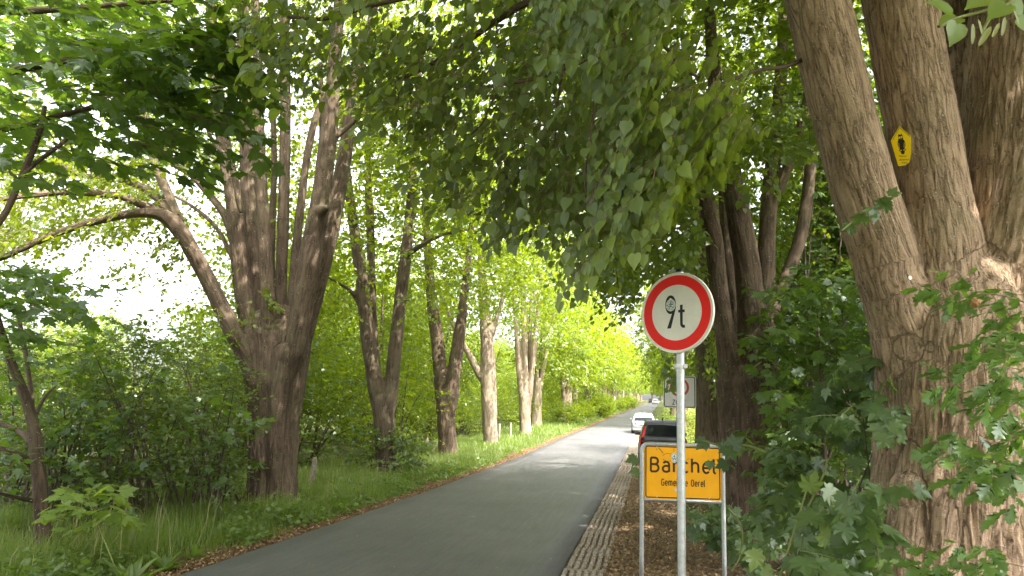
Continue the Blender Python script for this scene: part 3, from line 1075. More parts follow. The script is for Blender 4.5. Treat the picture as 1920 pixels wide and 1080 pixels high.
re_ = [
    limb([(986, 830, 14), (985, 805, 11), (984, 770, 11), (985, 745, 12)], DE),
    limb([(981, 760, 7), (974, 700, 6), (970, 640, 5), (966, 590, 4), (960, 520, 3)], DE, root=.4),
    limb([(984, 760, 7), (984, 700, 6), (983, 640, 5.5), (982, 590, 5), (980, 500, 4)], DE, root=.4),
    limb([(990, 760, 7), (997, 700, 5), (1003, 640, 5), (1008, 590, 4), (1014, 510, 3)], DE, root=.4),
    limb([(989, 740, 6), (992, 680, 4), (994, 620, 4), (996, 550, 3)], DE + .4, root=.4),
]
P0 = at(985, 805, DE)
TE = thing('linden_tree', 'pale linden whose four thin stems rise upright like a bundle, left verge', 'tree', (P0[0], P0[1], float(ground_z(P0[0], P0[1])[0])))
wpart('trunk', trunk_mesh('trunk', re_, .06, M['bark_pale'], amp=.014, ridge=8, vertical=1.4, smooth=3), TE)

# ---- the young maple at the far left
DM = 10.7
rm = [
    limb([(84, 1060, 17), (81, 1000, 14), (76, 930, 13), (71, 870, 12), (66, 820, 11), (60, 785, 10), (44, 735, 9), (25, 690, 8), (8, 640, 7), (-8, 585, 6), (-30, 500, 5), (-60, 400, 4)], DM, DM - .6),
    limb([(72, 880, 8), (48, 862, 7), (20, 848, 6), (-30, 832, 5), (-80, 815, 4)], DM, DM - .8),
    limb([(66, 840, 7), (45, 815, 6), (18, 800, 5), (-40, 780, 4)], DM, DM + .9),
    limb([(60, 790, 6), (58, 740, 5), (52, 690, 4), (42, 630, 4), (30, 570, 3)], DM, DM + .5),
    limb([(76, 940, 5), (40, 935, 4), (0, 925, 3), (-30, 915, 3)], DM, DM - 1),
    limb([(66, 780, 4), (84, 745, 3), (104, 725, 2)], DM, DM + .4),
]
P0 = at(81, 1005, DM)
TM = thing('maple_tree', 'slim young maple at the far left with low bare side branches', 'tree', (P0[0], P0[1], float(ground_z(P0[0], P0[1])[0])))
wpart('trunk', trunk_mesh('trunk', rm, .012, M['bark'], amp=.004, ridge=16, vertical=3, smooth=4), TM)
# ---- the larger maple whose boughs hang in from the upper left
DN = 8.0
bx, by = -8.0, 5.2
TN = thing('maple_tree', 'tall maple at the left picture edge spreading layered boughs over the young trees', 'tree', (bx, by, float(ground_z(bx, by)[0])))
st = np.array([[bx, by, -.2], [bx + .05, by, 1.5], [bx - .05, by + .1, 4], [bx + .1, by + .2, 7], [bx + .2, by + .2, 10.5]])
trn = [(catmull(st, 5), np.linspace(.26, .10, 21))]


def bough(pts, d0, d1=None, start=None):
    P, R = limb(pts, d0, d1)
    if start is not None:
        S = np.array(start, float)
        t = np.linspace(0, 1, 7)[:-1, None]
        P = np.vstack([S*(1 - t) + P[0]*t, P])
        R = np.concatenate([np.full(6, R[0]*1.2), R])
    return P, R


trn += [
    bough([(-60, 470, 6), (0, 415, 6), (35, 345, 6), (58, 290, 6), (76, 242, 5), (84, 200, 4)], 7.2, 7.6),
    bough([(40, 335, 5), (62, 310, 4), (95, 285, 4), (125, 262, 3)], 7.3, 7.8),
    bough([(-80, 160, 9), (40, 130, 7), (150, 110, 6), (260, 90, 4), (380, 85, 3)], 7.0, 8.6, (bx + .1, by + .2, 6.0)),
    bough([(-80, 260, 8), (20, 240, 6), (120, 215, 5), (230, 190, 4), (330, 200, 2.5)], 7.0, 8.6, (bx, by + .1, 5.0)),
    bough([(-80, 20, 8), (60, 20, 7), (200, 10, 5), (340, 0, 3)], 7.2, 9.0, (bx + .1, by + .2, 6.8)),
]
wpart('trunk', simple_limbs('trunk', trn, M['bark'], 8), TN)

# ================================================================== FOLIAGE OF THE NEAR TREES
def rngs(k):
    return np.random.default_rng(1000 + k)


def crown(parent, name, O, T, L, n, size, tmpl, mat, rng, droop=.25, pend=0.0, twig=None, tilt=.45):
    P, R, S, tw = sprays(O, T, L, n, size, rng, droop, pend, tilt=tilt)
    V, F = place(tmpl, P, R, S)
    wpart(name, mesh_np(name, V, F, mat), parent, 'stuff')
    if twig:
        wpart('twigs', twig_mesh('twigs', tw, twig[0], twig[1]), parent, 'stuff')


# -- boughs of the left maple, layered plates of big lobed leaves
g = rngs(1)
poly = [(-80, -80), (450, -80), (440, 60), (425, 150), (400, 225), (330, 250), (300, 310), (250, 310), (190, 250), (120, 290), (40, 320), (-80, 330)]
O = region(poly, 6.4, 10.5, 250, g, .9, .44)
O2 = region([(-80, 500), (60, 495), (115, 560), (70, 630), (-80, 660)], 8.5, 12.0, 36, g, .9, .42)
O3 = region([(150, 60), (430, 40), (440, 160), (380, 230), (200, 180)], 6.6, 8.2, 60, g, .9, .36)
O = np.vstack([O, O2, O3])
T = norm(np.array([1.0, .25, 0]) + g.normal(0, .55, O.shape)*np.array([1, 1, .25]))
P, R, S, tw = sprays(O, T, g.uniform(.5, .95, len(O)), 9, .145, g, .16, 0.08, tilt=.42)
leaf_parts(TN, MAPLE0, P, R, S, M['maple'], 300)
wpart('twigs', twig_mesh('twigs', tw, .006, M['twig']), TN, 'stuff')
O = ellipsoid((bx - 1.5, by - 2.5, 9), (3.2, 3.5, 4.0), 260, g)
crown(TN, 'upper_crown', O, outdir(O, (bx, by, 7), g), g.uniform(.6, 1.0, len(O)), 9, .16, MAPLE1, M['maple'], g)

# -- young maple: small sparse crown
O = region([(-60, 560), (60, 560), (130, 680), (200, 760), (190, 850), (80, 900), (-60, 900)], 9.6, 12.2, 70, g, 1.0, .38)
P, R, S, tw = sprays(O, outdir(O, (P0[0], P0[1], 2.0), g), g.uniform(.3, .6, len(O)), 6, .10, g, .15)
leaf_parts(TM, MAPLE1, P, R, S, M['maple'], 160)
wpart('twigs', twig_mesh('twigs', tw, .004, M['twig_dark']), TM, 'stuff')

# -- the right-hand linden: boughs over the road, hanging curtains of heart-shaped leaves
hang = [
    limb([(1520, 105, 5), (1470, 125, 4), (1420, 132, 3.4), (1370, 150, 3), (1330, 165, 2)], 5.9, 5.2),
    limb([(1240, -60, 9), (1120, 0, 8), (1010, 0, 7), (960, 20, 7), (900, 60, 6), (850, 95, 5), (790, 130, 4), (745, 150, 4)], 5.4, 5.8),
    limb([(800, -10, 4), (700, 10, 4), (610, 35, 4), (540, 32, 3)], 5.0, 5.4),
    limb([(1180, 60, 5), (1100, 110, 5), (1010, 145, 4), (930, 160, 4), (900, 165, 3)], 5.0, 5.2),
    limb([(1240, 80, 4), (1262, 105, 4), (1275, 125, 3), (1310, 145, 3)], 4.6, 4.4),
    limb([(1100, 90, 3), (1110, 150, 3), (1115, 200, 3), (1100, 290, 2.4), (1098, 370, 2)], 4.6, 4.4),
    limb([(1230, 130, 3.4), (1195, 210, 3), (1165, 270, 3), (1128, 330, 2.6), (1098, 390, 2)], 4.3, 4.1),
    limb([(940, 160, 2.6), (925, 185, 2), (905, 230, 2), (880, 255, 1.6)], 5.1, 5.2),
    limb([(1060, 100, 3), (1045, 200, 2.4), (1040, 290, 2)], 4.9, 4.8),
    limb([(1640, -60, 30), (1540, -150, 22), (1400, -190, 16), (1240, -60, 9)], 5.8, 5.4),
]
for q in hang:
    wpart('limb', simple_limbs('limb', [q], M['bark'], 7), R1)
g = rngs(2)
sets = []
# far-left tips of the bough
sets.append((region([(430, -60), (1010, -60), (1010, 140), (960, 250), (900, 330), (850, 390), (800, 370), (770, 320), (700, 240), (650, 190), (600, 150), (560, 110), (520, 160), (470, 120), (430, 60)], 4.4, 7.2, 330, g, 1.1, .42), .45, 9, .30))
sets.append((region([(470, 90), (560, 80), (600, 130), (570, 190), (500, 215), (470, 180)], 4.6, 5.6, 16, g, 1.1, .2), .4, 7, .45))
sets.append((region([(640, 40), (1000, 60), (960, 300), (850, 400), (760, 300), (700, 200)], 4.4, 6.2, 150, g, 1.1, .4), .45, 8, .35))
# the hanging curtains over the sign
sets.append((region([(1000, -60), (1260, -60), (1300, 60), (1330, 170), (1370, 240), (1380, 300), (1320, 310), (1260, 360), (1210, 430), (1150, 450), (1110, 520), (1070, 545), (1045, 490), (1080, 420), (1100, 330), (1090, 200), (1010, 100)], 3.9, 6.0, 330, g, 1.4, .40), .45, 10, .95))
sets.append((region([(1180, 120), (1300, 140), (1370, 240), (1375, 300), (1300, 310), (1240, 380), (1150, 420), (1130, 330)], 3.9, 4.8, 150, g, 1.4, .30), .42, 10, 1.0))
sets.append((region([(930, 180), (1060, 200), (1080, 330), (1060, 440), (1000, 420), (930, 440), (905, 400), (940, 320)], 4.6, 6.2, 130, g, 1.4, .38), .45, 8, .8))
sets.append((region([(1060, 380), (1130, 400), (1110, 500), (1065, 530), (1045, 480)], 4.0, 4.8, 12, g, 1.4, .1), .4, 8, 1.0))
PP, RR, SS, TW = [], [], [], []
for O, L, n, pend in sets:
    T = norm(np.array([-.75, -.1, -.1 - .9*pend]) + g.normal(0, .45, O.shape))
    O = O - T*.34
    P, R, S, tw = sprays(O, T, L*g.uniform(.8, 1.2, len(O)), n, .061, g, .3, pend, szvar=.36, tilt=.40 - .15*pend)
    PP.append(P); RR.append(R); SS.append(S); TW.append(tw)
P, R, S = np.vstack(PP), np.vstack(RR), np.concatenate(SS)
leaf_parts(R1, LINDEN0, P, R, S, M['linden_near'], 288)
wpart('twigs', twig_mesh('twigs', np.vstack(TW), .0032, M['twig']), R1, 'stuff')
# this tree's crown, plus unseen leaves added overhead to shade the foreground
g = rngs(3)


def overhead(x0, x1, y0, y1, z0, z1, n, g):
    """points for shade leaves added overhead, outside the field of view"""
    O = np.stack([g.uniform(x0, x1, n), g.uniform(y0, y1, n), g.uniform(z0, z1, n)], 1)
    O = O[fbm(O*.55 + 2.2, 2) > .36]
    px, py, d = proj(O)
    return O[~((d > .5) & (px > -90) & (px < 2010) & (py > -90) & (py < 1200))]


O = np.vstack([ellipsoid((r1base[0] - 1.5, r1base[1] + 1, 11), (6.5, 6.5, 4.5), 1200, g, .6), overhead(-4, 9, -4, 12, 7.5, 14, 3800, g), overhead(-2, 4.5, 2, 8, 7.4, 10.5, 800, g), overhead(5, 14, -10, 8, 6, 13, 380, g)])
px, py, d = proj(O)
O = O[~((d > .5) & (px > -90) & (px < 2010) & (py > -90))]
crown(R1, 'upper_crown', O, outdir(O, (r1base[0], r1base[1], 8), g), .9, 10, .19, LINDEN1, M['linden'], g)

# bright spray with winged fruit in the top right corner
tw1 = [limb([(2010, -70, 5), (1930, -20, 4), (1860, 15, 3), (1790, 35, 2), (1760, 50, 1.5)], 2.6, 2.45), limb([(1900, 0, 3), (1860, 30, 2), (1840, 62, 1.5)], 2.5, 2.4)]
for q in tw1:
    wpart('twig', simple_limbs('twig', [q], M['twig_green'], 6), R1)
spots = [(1765, 15, 155, .105, 2.42), (1790, 62, 250, .085, 2.4), (1835, 5, 200, .10, 2.5), (1872, 20, 215, .09, 2.38), (1905, 12, 290, .10, 2.55), (1925, 48, 320, .085, 2.5), (1810, -15, 140, .11, 2.6), (1880, -20, 60, .1, 2.6), (1780, 40, 200, .09, 2.6)]
me = mesh_np('leaf', LINDEN0[0], LINDEN0[1], M['fresh'])


def place_leaf(parent, me, px, py, ang, size, d, tip=.25, roll=0.0, name='leaf'):
    """leaf lying roughly across the line of sight, pointing along image angle ang (degrees, 0 = right, 90 = up)"""
    p = at(px, py, d)
    a = math.radians(ang)
    dr = norm(_r*math.cos(a) + _u*math.sin(a) - _f*tip)
    nr = norm(-_f*.8 + np.array([0, 0, .6]) + roll*_r)
    nr = norm(nr - dr*(nr @ dr))
    R = np.stack([np.cross(dr, nr), dr, nr], 1)
    o = bpy.data.objects.new(name, me)
    COL.objects.link(o)
    o.parent = parent
    m = Matrix(R.tolist()).to_4x4() @ Matrix.Diagonal((size, size, size, 1))
    m.translation = Vector((p - dr*size*.45).tolist()) - Vector(parent.location)
    o.matrix_local = m
    return o


for k, (px, py, a, s, d) in enumerate(spots):
    place_leaf(R1, me, px, py, a, s, d, .2, .3*math.sin(k*2.1))
M['bract'] = leafmat('fruit_bract', (.30, .34, .10), (.38, .40, .14), (.5, .52, .12), .5, .04)
br = _sym([(.03, 0, 0), (.11, .2, .02), (.12, .6, .02), (.07, .92, 0), (.005, 1.0, -.03)], [(0, 0), (.5, -.02), (1.0, -.03)])
bme = mesh_np('bract', br[0], br[1], M['bract'])
for px, py, a, s in [(1824, 62, 265, .075), (1848, 66, 235, .085), (1882, 48, 258, .07), (1905, 30, 285, .06), (1868, 55, 240, .06), (1838, 50, 280, .06)]:
    place_leaf(R1, bme, px, py, a, s, 2.36, .1, 0.2, 'bract')

# small maple-like shoot sprouting from the left stem of the great linden
shoot = [limb([(1690, 362, 2.2), (1672, 372, 2), (1650, 385, 1.6), (1600, 415, 1.2), (1578, 432, 1)], 5.55, 5.25)]
wpart('twig', simple_limbs('twig', shoot, M['twig_green'], 5), R1)
me = mesh_np('leaf', MAPLE0[0], MAPLE0[1], M['maple'])
for k, (px, py, a, s) in enumerate([(1655, 385, 200, .13), (1632, 398, 170, .11), (1664, 375, 30, .08), (1612, 412, 215, .12), (1590, 428, 200, .11), (1640, 405, 265, .10), (1675, 360, 60, .08)]):
    place_leaf(R1, me, px, py, a, s, 5.3, .1, .4*math.sin(k*1.7))

# -- second and third right-hand lindens: dark canopy over the road
g = rngs(4)
c2 = np.array(R2.location) + np.array([0, 0, 7])
Oa = region([(1010, -60), (1600, -60), (1600, 150), (1530, 260), (1420, 290), (1330, 330), (1310, 470), (1280, 520), (1230, 480), (1180, 540), (1130, 520), (1160, 430), (1050, 330), (960, 150)], 9.0, 18, 3300, g, .8, .38)
Oa = np.vstack([Oa, region([(1330, 100), (1620, 60), (1620, 700), (1480, 760), (1340, 700)], 15.5, 22, 1500, g, .8, .38), region([(1310, 400), (1350, 400), (1340, 520), (1300, 560)], 12.5, 13.4, 8, g, .8, .1)])
crown(R2, 'crown', Oa, outdir(Oa, c2, g, -.2), g.uniform(.5, .9, len(Oa)), 10, .105, LINDEN1, M['linden'], g, .3, .3, (.005, M['twig_dark']))
Ob = np.vstack([ellipsoid((c2[0] - 1, c2[1] + .5, 10.5), (5.5, 4.5, 4.5), 600, g), overhead(-6, 7, 10, 30, 9.5, 16, 2600, g)])  # overhead leaves added out of view to keep sun off the road
px, py, d = proj(Ob)
Ob = Ob[~((d > 1) & (px > 0) & (px < 1920) & (py > 0))]
crown(R2, 'upper_crown', Ob, outdir(Ob, c2, g), .9, 10, .21, QUAD, M['linden'], g)
Oc = region([(600, -60), (1300, -60), (1300, 300), (1240, 520), (1330, 620), (1330, 720), (1260, 690), (1180, 590), (1120, 540), (1000, 430), (880, 400), (760, 330), (640, 200)], 15, 28, 2300, g, .6, .42)
c3 = np.array(R3.location) + np.array([0, 0, 7])
crown(R3, 'crown', Oc, outdir(Oc, c3, g, -.2), g.uniform(.6, 1.0, len(Oc)), 10, .115, LINDEN1, M['linden'], g, .3, .2, (.006, M['twig_dark']))
# leafy tips that dangle in front of the zone sign
Od = region([(1232, 630), (1310, 630), (1325, 690), (1300, 700), (1262, 705), (1245, 725), (1230, 700)], 12.6, 13.5, 10, g, 1.0, .2)
crown(R2, 'hanging_tips', Od, norm(np.array([-.3, -.2, -.8]) + g.normal(0, .4, Od.shape)), .3, 7, .085, LINDEN1, M['linden'], g, .2, .6, (.003, M['twig_dark']))

# -- the left giant: airy crown with the white sky behind
g = rngs(5)
cA = np.array(TA.location) + np.array([0, 0, 8])
Oa = np.vstack([
    region([(-60, 300), (300, 290), (330, 400), (240, 440), (120, 440), (20, 480), (-60, 520)], 13, 21, 760, g, .9, .44),
    region([(60, 430), (420, 430), (430, 560), (360, 650), (150, 640), (40, 620)], 13, 22, 120, g, .9, .47),
    region([(300, -60), (800, -60), (760, 330), (640, 300), (420, 330), (300, 300)], 17, 24, 980, g, .9, .46),
    region([(300, 300), (700, 280), (690, 520), (610, 600), (560, 520), (440, 560), (380, 430)], 17, 23, 260, g, .9, .46),
    region([(320, 400), (360, 380), (385, 440), (360, 490), (330, 450)], 15.2, 16.2, 22, g, .9, .1),
    region([(440, 500), (480, 480), (520, 560), (500, 600), (450, 590)], 15.4, 16.2, 10, g, .9, .1),
    region([(-60, -60), (450, -60), (420, 300), (-60, 330)], 11, 22, 620, g, .9, .45),
])
crown(TA, 'crown', Oa, outdir(Oa, cA, g, -.1), g.uniform(.5, .9, len(Oa)), 10, .095, LINDEN1, M['linden_far'], g, .3, .2, (.006, M['twig']))
Ob = np.vstack([ellipsoid((cA[0] + .5, cA[1] - .5, 14), (5.2, 5.5, 4.5), 650, g)])
px, py, d = proj(Ob)
Ob = Ob[~((d > 1) & (px > 0) & (px < 1920) & (py > 0))]
crown(TA, 'upper_crown', Ob, outdir(Ob, cA, g), .9, 10, .18, QUAD, M['linden_far'], g)

# -- B, C, D, E
for k, (tr, poly, d0, d1, n, sz) in enumerate([
        (TB, [(610, 300), (720, 60), (900, 60), (920, 330), (880, 470), (820, 560), (700, 560), (620, 600), (600, 480)], 20, 28, 950, .11),
        (TC, [(740, 280), (960, 280), (1000, 450), (960, 560), (860, 600), (770, 590), (740, 470)], 27, 36, 800, .13),
        (TD, [(830, 330), (1060, 330), (1080, 540), (1000, 600), (900, 610), (830, 560)], 34, 43, 800, .15),
        (TE, [(900, 360), (1120, 380), (1120, 600), (1030, 640), (930, 610)], 42, 54, 800, .18)]):
    g = rngs(10 + k)
    O = region(poly, d0, d1, n, g, .7, .44)
    c = np.array(tr.location) + np.array([0, 0, 7])
    crown(tr, 'crown', O, outdir(O, c, g, -.1), g.uniform(.6, 1.1, len(O)), 10, sz, LINDEN1 if k < 2 else QUAD, M['linden_far'], g, .3, .2)
    O = ellipsoid(c + np.array([0, 0, 4]), (4.2, 3.8, 4.2), 420, g)
    px, py, d = proj(O)
    crown(tr, 'upper_crown', O, outdir(O, c, g), .9, 10, .19, QUAD, M['linden_far'], g)

# ================================================================== AVENUE TREES BEYOND AND BEHIND
def avenue_tree(seed, mat, bark, label, group):
    g = rngs(seed)
    t = thing('linden_tree', label, 'tree', (0, 0, 0), 0, group)
    lm = [(np.array([[0, 0, -.3], [0, 0, .4], [.03, 0, 1.6], [0, .03, 2.8], [0, 0, 3.6]]), np.array([.55, .42, .36, .36, .34]))]
    for k in range(4):
        a = k*1.57 + g.uniform(-.4, .4)
        dx, dy = math.cos(a), math.sin(a)
        p = np.array([[dx*.1, dy*.1, 2.4], [dx*.4, dy*.4, 4.2], [dx*.8, dy*.8, 6.5], [dx*1.3, dy*1.3, 9.5], [dx*2, dy*2, 12]])
        lm.append((catmull(p, 4), np.linspace(.22, .05, 17)))
    link('trunk', simple_limbs('trunk', lm, bark, 9), t)
    O = np.vstack([ellipsoid((0, 0, 9.5), (4.4, 4.0, 5.6), 900, g, .5, .7, .44), ellipsoid((1.5, 0, 6.0), (3.6, 3.4, 2.6), 260, g, .6, .7, .42)])
    P, R, S, tw = sprays(O, outdir(O, (0, 0, 8), g, -.1), .9, 10, .19, g, .3, .15)
    V, F = place(QUAD, P, R, S)
    stuff(link('crown', mesh_np('crown', V, F, mat), t))
    return t


GL = 'lindens of the left row far down the road'
GR = 'lindens of the right row far down the road'
protoL = avenue_tree(21, M['linden_far'], M['bark_pale'], 'sunlit linden in the far left row dwindling towards the end of the road', GL)
protoR = avenue_tree(22, M['linden_far'], M['bark'], 'linden in the far right row beyond the zone sign, dwindling to the road end', GR)
g = rngs(30)
y = 60.9
first = True
while y < 330:
    o = protoL if first else copy_tree(protoL)
    x = -8.9 + float(bend(y)) + g.normal(0, .3)
    o.location = (x, y, float(gz(y)) - .05)
    o.rotation_euler.z = g.uniform(0, 6.28)
    s = g.uniform(.9, 1.15)
    o.scale = (s, s, s*g.uniform(.9, 1.1))
    if first:
        o['label'] = 'reddish linden trunk right beside the bundle of pale stems, left row'
        del o['group']
    elif y < 70:
        o['label'] = 'next linden of the left row, just beyond the bundle of pale stems'
    else:
        o['label'] = protoL_label
        o['group'] = GL
    if first:
        protoL_label = 'sunlit linden in the far left row dwindling towards the end of the road'
    first = False
    y += 7.6 if y < 180 else 10.0
y = 63
first = True
while y < 330:
    o = protoR if first else copy_tree(protoR)
    o.location = (2.6 + float(bend(y)) + g.normal(0, .3), y, float(gz(y)) - .05)
    o.rotation_euler.z = g.uniform(0, 6.28)
    s = g.uniform(.9, 1.1)
    o.scale = (s, s, s)
    first = False
    y += 8.0 if y < 180 else 11.0
# a pale pollard standing back from the row
pol = thing('pollard_tree', 'pale pollarded trunk with two stubs rising above the left roadside bushes', 'tree', (-11.2, 100.0, float(gz(100))))
lm = [(np.array([[0, 0, -.2], [0, 0, 2.5], [.05, 0, 5], [0, 0, 7.2]]), np.array([.62, .5, .46, .5])),
      (np.array([[.1, 0, 6.6], [.7, 0, 8.2], [1.3, 0, 9.8]]), np.array([.4, .36, .3])),
      (np.array([[-.1, 0, 6.6], [-.5, 0, 8.0], [-.8, 0, 9.2]]), np.array([.4, .34, .28]))]
link('trunk', simple_limbs('trunk', lm, M['bark_pale'], 10), pol)
g = rngs(33)
O = ellipsoid((0, 0, 10.5), (2.6, 2.6, 2.4), 160, g)
P, R, S, tw = sprays(O, outdir(O, (0, 0, 9), g), .8, 10, .2, g)
V, F = place(QUAD, P, R, S)
stuff(link('crown', mesh_np('crown', V, F, M['linden_far']), pol))
# the avenue goes on behind the camera and shades the ground here
for x, y in [(3.2, -2.5), (3.0, -10.0), (-8.3, -3.0), (-8.3, -11)]:
    o = copy_tree(protoR)
    o.location = (x, y, float(gz(y)))
    o.rotation_euler.z = x + y
    o['label'] = 'linden of the avenue standing behind the photographer'
    o['group'] = 'lindens behind the photographer'

# ================================================================== SHRUBS AND UNDERGROWTH
def stems_for(parent, O, base, rng, k, mat, r=.02, name='stems'):
    idx = rng.choice(len(O), min(k, len(O)), replace=False)
    lm = []
    for i in idx:
        b = np.array(base) + np.array([rng.normal(0, .35), rng.normal(0, .35), 0])
        b[2] = float(ground_z(b[0], b[1])[0]) - .05
        mid = (b + O[i])/2 + np.array([rng.normal(0, .15), rng.normal(0, .15), .25])
        C = catmull(np.array([b, mid, O[i]]), 5)
        lm.append((C, np.linspace(r*rng.uniform(.6, 1.2), r*.25, len(C))))
    wpart(name, simple_limbs(name, lm, mat, 5), parent, 'stuff' if len(lm) > 1 else None)


# -- the dim thicket at the left, between the young maple and the big linden
th = [
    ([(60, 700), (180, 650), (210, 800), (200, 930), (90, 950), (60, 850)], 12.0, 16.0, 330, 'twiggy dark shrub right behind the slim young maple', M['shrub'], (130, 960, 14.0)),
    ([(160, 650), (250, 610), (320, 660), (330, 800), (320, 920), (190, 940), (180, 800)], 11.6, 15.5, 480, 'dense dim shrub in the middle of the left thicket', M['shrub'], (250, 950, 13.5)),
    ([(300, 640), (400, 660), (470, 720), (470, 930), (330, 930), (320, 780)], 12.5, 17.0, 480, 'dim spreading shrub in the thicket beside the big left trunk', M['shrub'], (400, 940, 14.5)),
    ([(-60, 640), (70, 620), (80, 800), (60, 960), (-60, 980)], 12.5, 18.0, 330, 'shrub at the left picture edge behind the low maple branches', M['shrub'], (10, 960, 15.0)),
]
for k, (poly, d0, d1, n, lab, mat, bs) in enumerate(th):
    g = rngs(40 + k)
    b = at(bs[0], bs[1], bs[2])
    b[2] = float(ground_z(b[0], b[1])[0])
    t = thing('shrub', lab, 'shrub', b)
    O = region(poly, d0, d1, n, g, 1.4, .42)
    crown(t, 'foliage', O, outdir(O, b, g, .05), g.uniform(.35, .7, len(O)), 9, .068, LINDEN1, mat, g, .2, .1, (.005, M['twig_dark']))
    O2 = O[g.choice(len(O), 90, replace=False)] + g.normal(0, .25, (90, 3))
    crown(t, 'broad_leaves', O2, outdir(O2, b, g, .1), g.uniform(.3, .6, 90), 7, .125, MAPLE1, M['maple'], g, .2, .1)
    stems_for(t, O, b, g, 26, M['twig_dark'], .028)

# -- sunlit growth behind the row, as separate shrubs
def shrub_proto(seed, r, h, n, size, mat, label, group):
    g = rngs(seed)
    t = thing('shrub', label, 'shrub', (0, 0, 0), 0, group)
    O = ellipsoid((0, 0, h*.48), (r, r, h*.52), n, g, .5, 1.1, .43)
    O = O[O[:, 2] > .1]
    P, R, S, tw = sprays(O, outdir(O, (0, 0, h*.3), g, .15), g.uniform(.4, .7, len(O)), 9, size, g, .2, .05)
    V, F = place(LINDEN1 if size < .09 else QUAD, P, R, S)
    stuff(link('foliage', mesh_np('foliage', V, F, mat), t))
    lm = []
    for i in g.choice(len(O), 12, replace=False):
        b = np.array([g.normal(0, .25), g.normal(0, .25), -.15])
        C = catmull(np.array([b, (b + O[i])/2 + np.array([0, 0, .3]), O[i]]), 4)
        lm.append((C, np.linspace(.03, .008, len(C))))
    stuff(link('stems', simple_limbs('stems', lm, M['twig_dark'], 5), t))
    return t


GB = 'bright bushes behind the left avenue row'
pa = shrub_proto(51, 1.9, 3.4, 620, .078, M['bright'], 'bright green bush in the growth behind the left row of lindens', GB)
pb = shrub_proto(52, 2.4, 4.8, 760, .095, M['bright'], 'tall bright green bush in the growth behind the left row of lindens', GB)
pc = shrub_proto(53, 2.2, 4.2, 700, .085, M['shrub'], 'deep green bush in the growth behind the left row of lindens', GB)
g = rngs(54)
protos = [pa, pb, pc]
used = [False]*3
spots = []
for y0 in np.arange(20, 118, 5.2):
    for q in range(2 if y0 < 80 else 1):
        spots.append((-12.0 - q*4.6 + g.normal(0, .8), y0 + g.uniform(-1.5, 1.5)))
spots += [(-15, 17.5), (-18.5, 14), (-20, 19.5), (-22, 24), (-24, 31), (-26, 38), (-14.0, 20.5), (-23, 11)]
for i, (x, y) in enumerate(spots):
    k = int(g.choice([0, 1, 1, 2])) if y > 24 else int(g.choice([0, 2, 0]))
    o = protos[k] if not used[k] else copy_tree(protos[k])
    used[k] = True
    x += float(bend(y))
    o.location = (x, y, float(ground_z(x, y)[0]) - .05)
    o.rotation_euler.z = g.uniform(0, 6.28)
    s = g.uniform(.8, 1.25)
    o.scale = (s*1.1, s*1.1, s*g.uniform(.85, 1.1))
# wood behind that closes the view between the trunks
GW = 'woodland trees behind the bushes on the left'
wt = avenue_tree(23, M['bright'], M['bark'], 'woodland tree rising behind the bright bushes on the left', GW)
first = True
WOOD = [(-17.5, 41), (-23, 45), (-16.5, 33), (-14.5, 38.5), (-14, 47), (-20.5, 39), (-14.5, 27.5), (-27, 52), (-17, 52)]
for y in np.arange(50, 150, 9.0):
    for q in range(2):
        WOOD.append((-20 - 8*q + g.normal(0, 1.5), y + q*4))
for x, y in WOOD:
        low = y < 47
        o = wt if first else copy_tree(wt)
        first = False
        o.location = (x, y, float(gz(y)) - (.8 if low else .5))
        o.rotation_euler.z = g.uniform(0, 6.28)
        s = g.uniform(.65, .95)*(.78 if x < -25 and y < 35 else 1)
        o.scale = (s, s, s)
# trees on the far side of the meadow, low over the thicket
for k, (x, y, s) in enumerate([(-52, 30, .6), (-60, 38, .7), (-57, 48, .65), (-66, 55, .8), (-50, 58, .7), (-60, 70, .85), (-48, 74, .75), (-75, 44, .75), (-44, 40, .5), (-47, 50, .55), (-70, 34, .7)]):
    o = copy_tree(wt)
    o['label'], o['group'] = 'tree on the far side of the meadow behind the left thicket', 'trees across the meadow on the left'
    o.location = (x, y, float(gz(y)) - 1.6)
    o.scale = (s*1.3, s*1.3, s)
    o.rotation_euler.z = k*1.9
# roadside bushes under the far left row
GS = 'low yellow-green bushes under the far left row'
ps = shrub_proto(55, 1.5, 2.2, 420, .12, M['bright'], 'low yellow-green bush at the foot of the far left row', GS)
first = True
for y in list(np.arange(66, 190, 7.5)) + [93, 97, 104]:
    o = ps if first else copy_tree(ps)
    first = False
    x = -7.6 + g.normal(0, .5) + float(bend(y)) - (1.5 if 90 < y < 108 else 0)
    o.location = (x, y, float(gz(y)) - .05)
    o.rotation_euler.z = g.uniform(0, 6.28)
    s = g.uniform(.7, 1.2)*(1.25 if 90 < y < 108 else 1)
    o.scale = (s*1.2, s*1.2, s)
# the end of the road
GE = 'dark trees closing the far end of the road'
first = True
for x, y in [(-4, 345), (4, 350), (11, 352), (18, 345), (-12, 340), (8, 372), (0, 380)]:
    o = copy_tree(wt)
    o['label'], o['group'] = 'dark tree closing the view at the far end of the road', GE
    o.location = (x + 5, y, float(gz(y)) - .5)
    o.scale = (1.1, 1.1, 1.0)
    o.rotation_euler.z = g.uniform(0, 6.28)

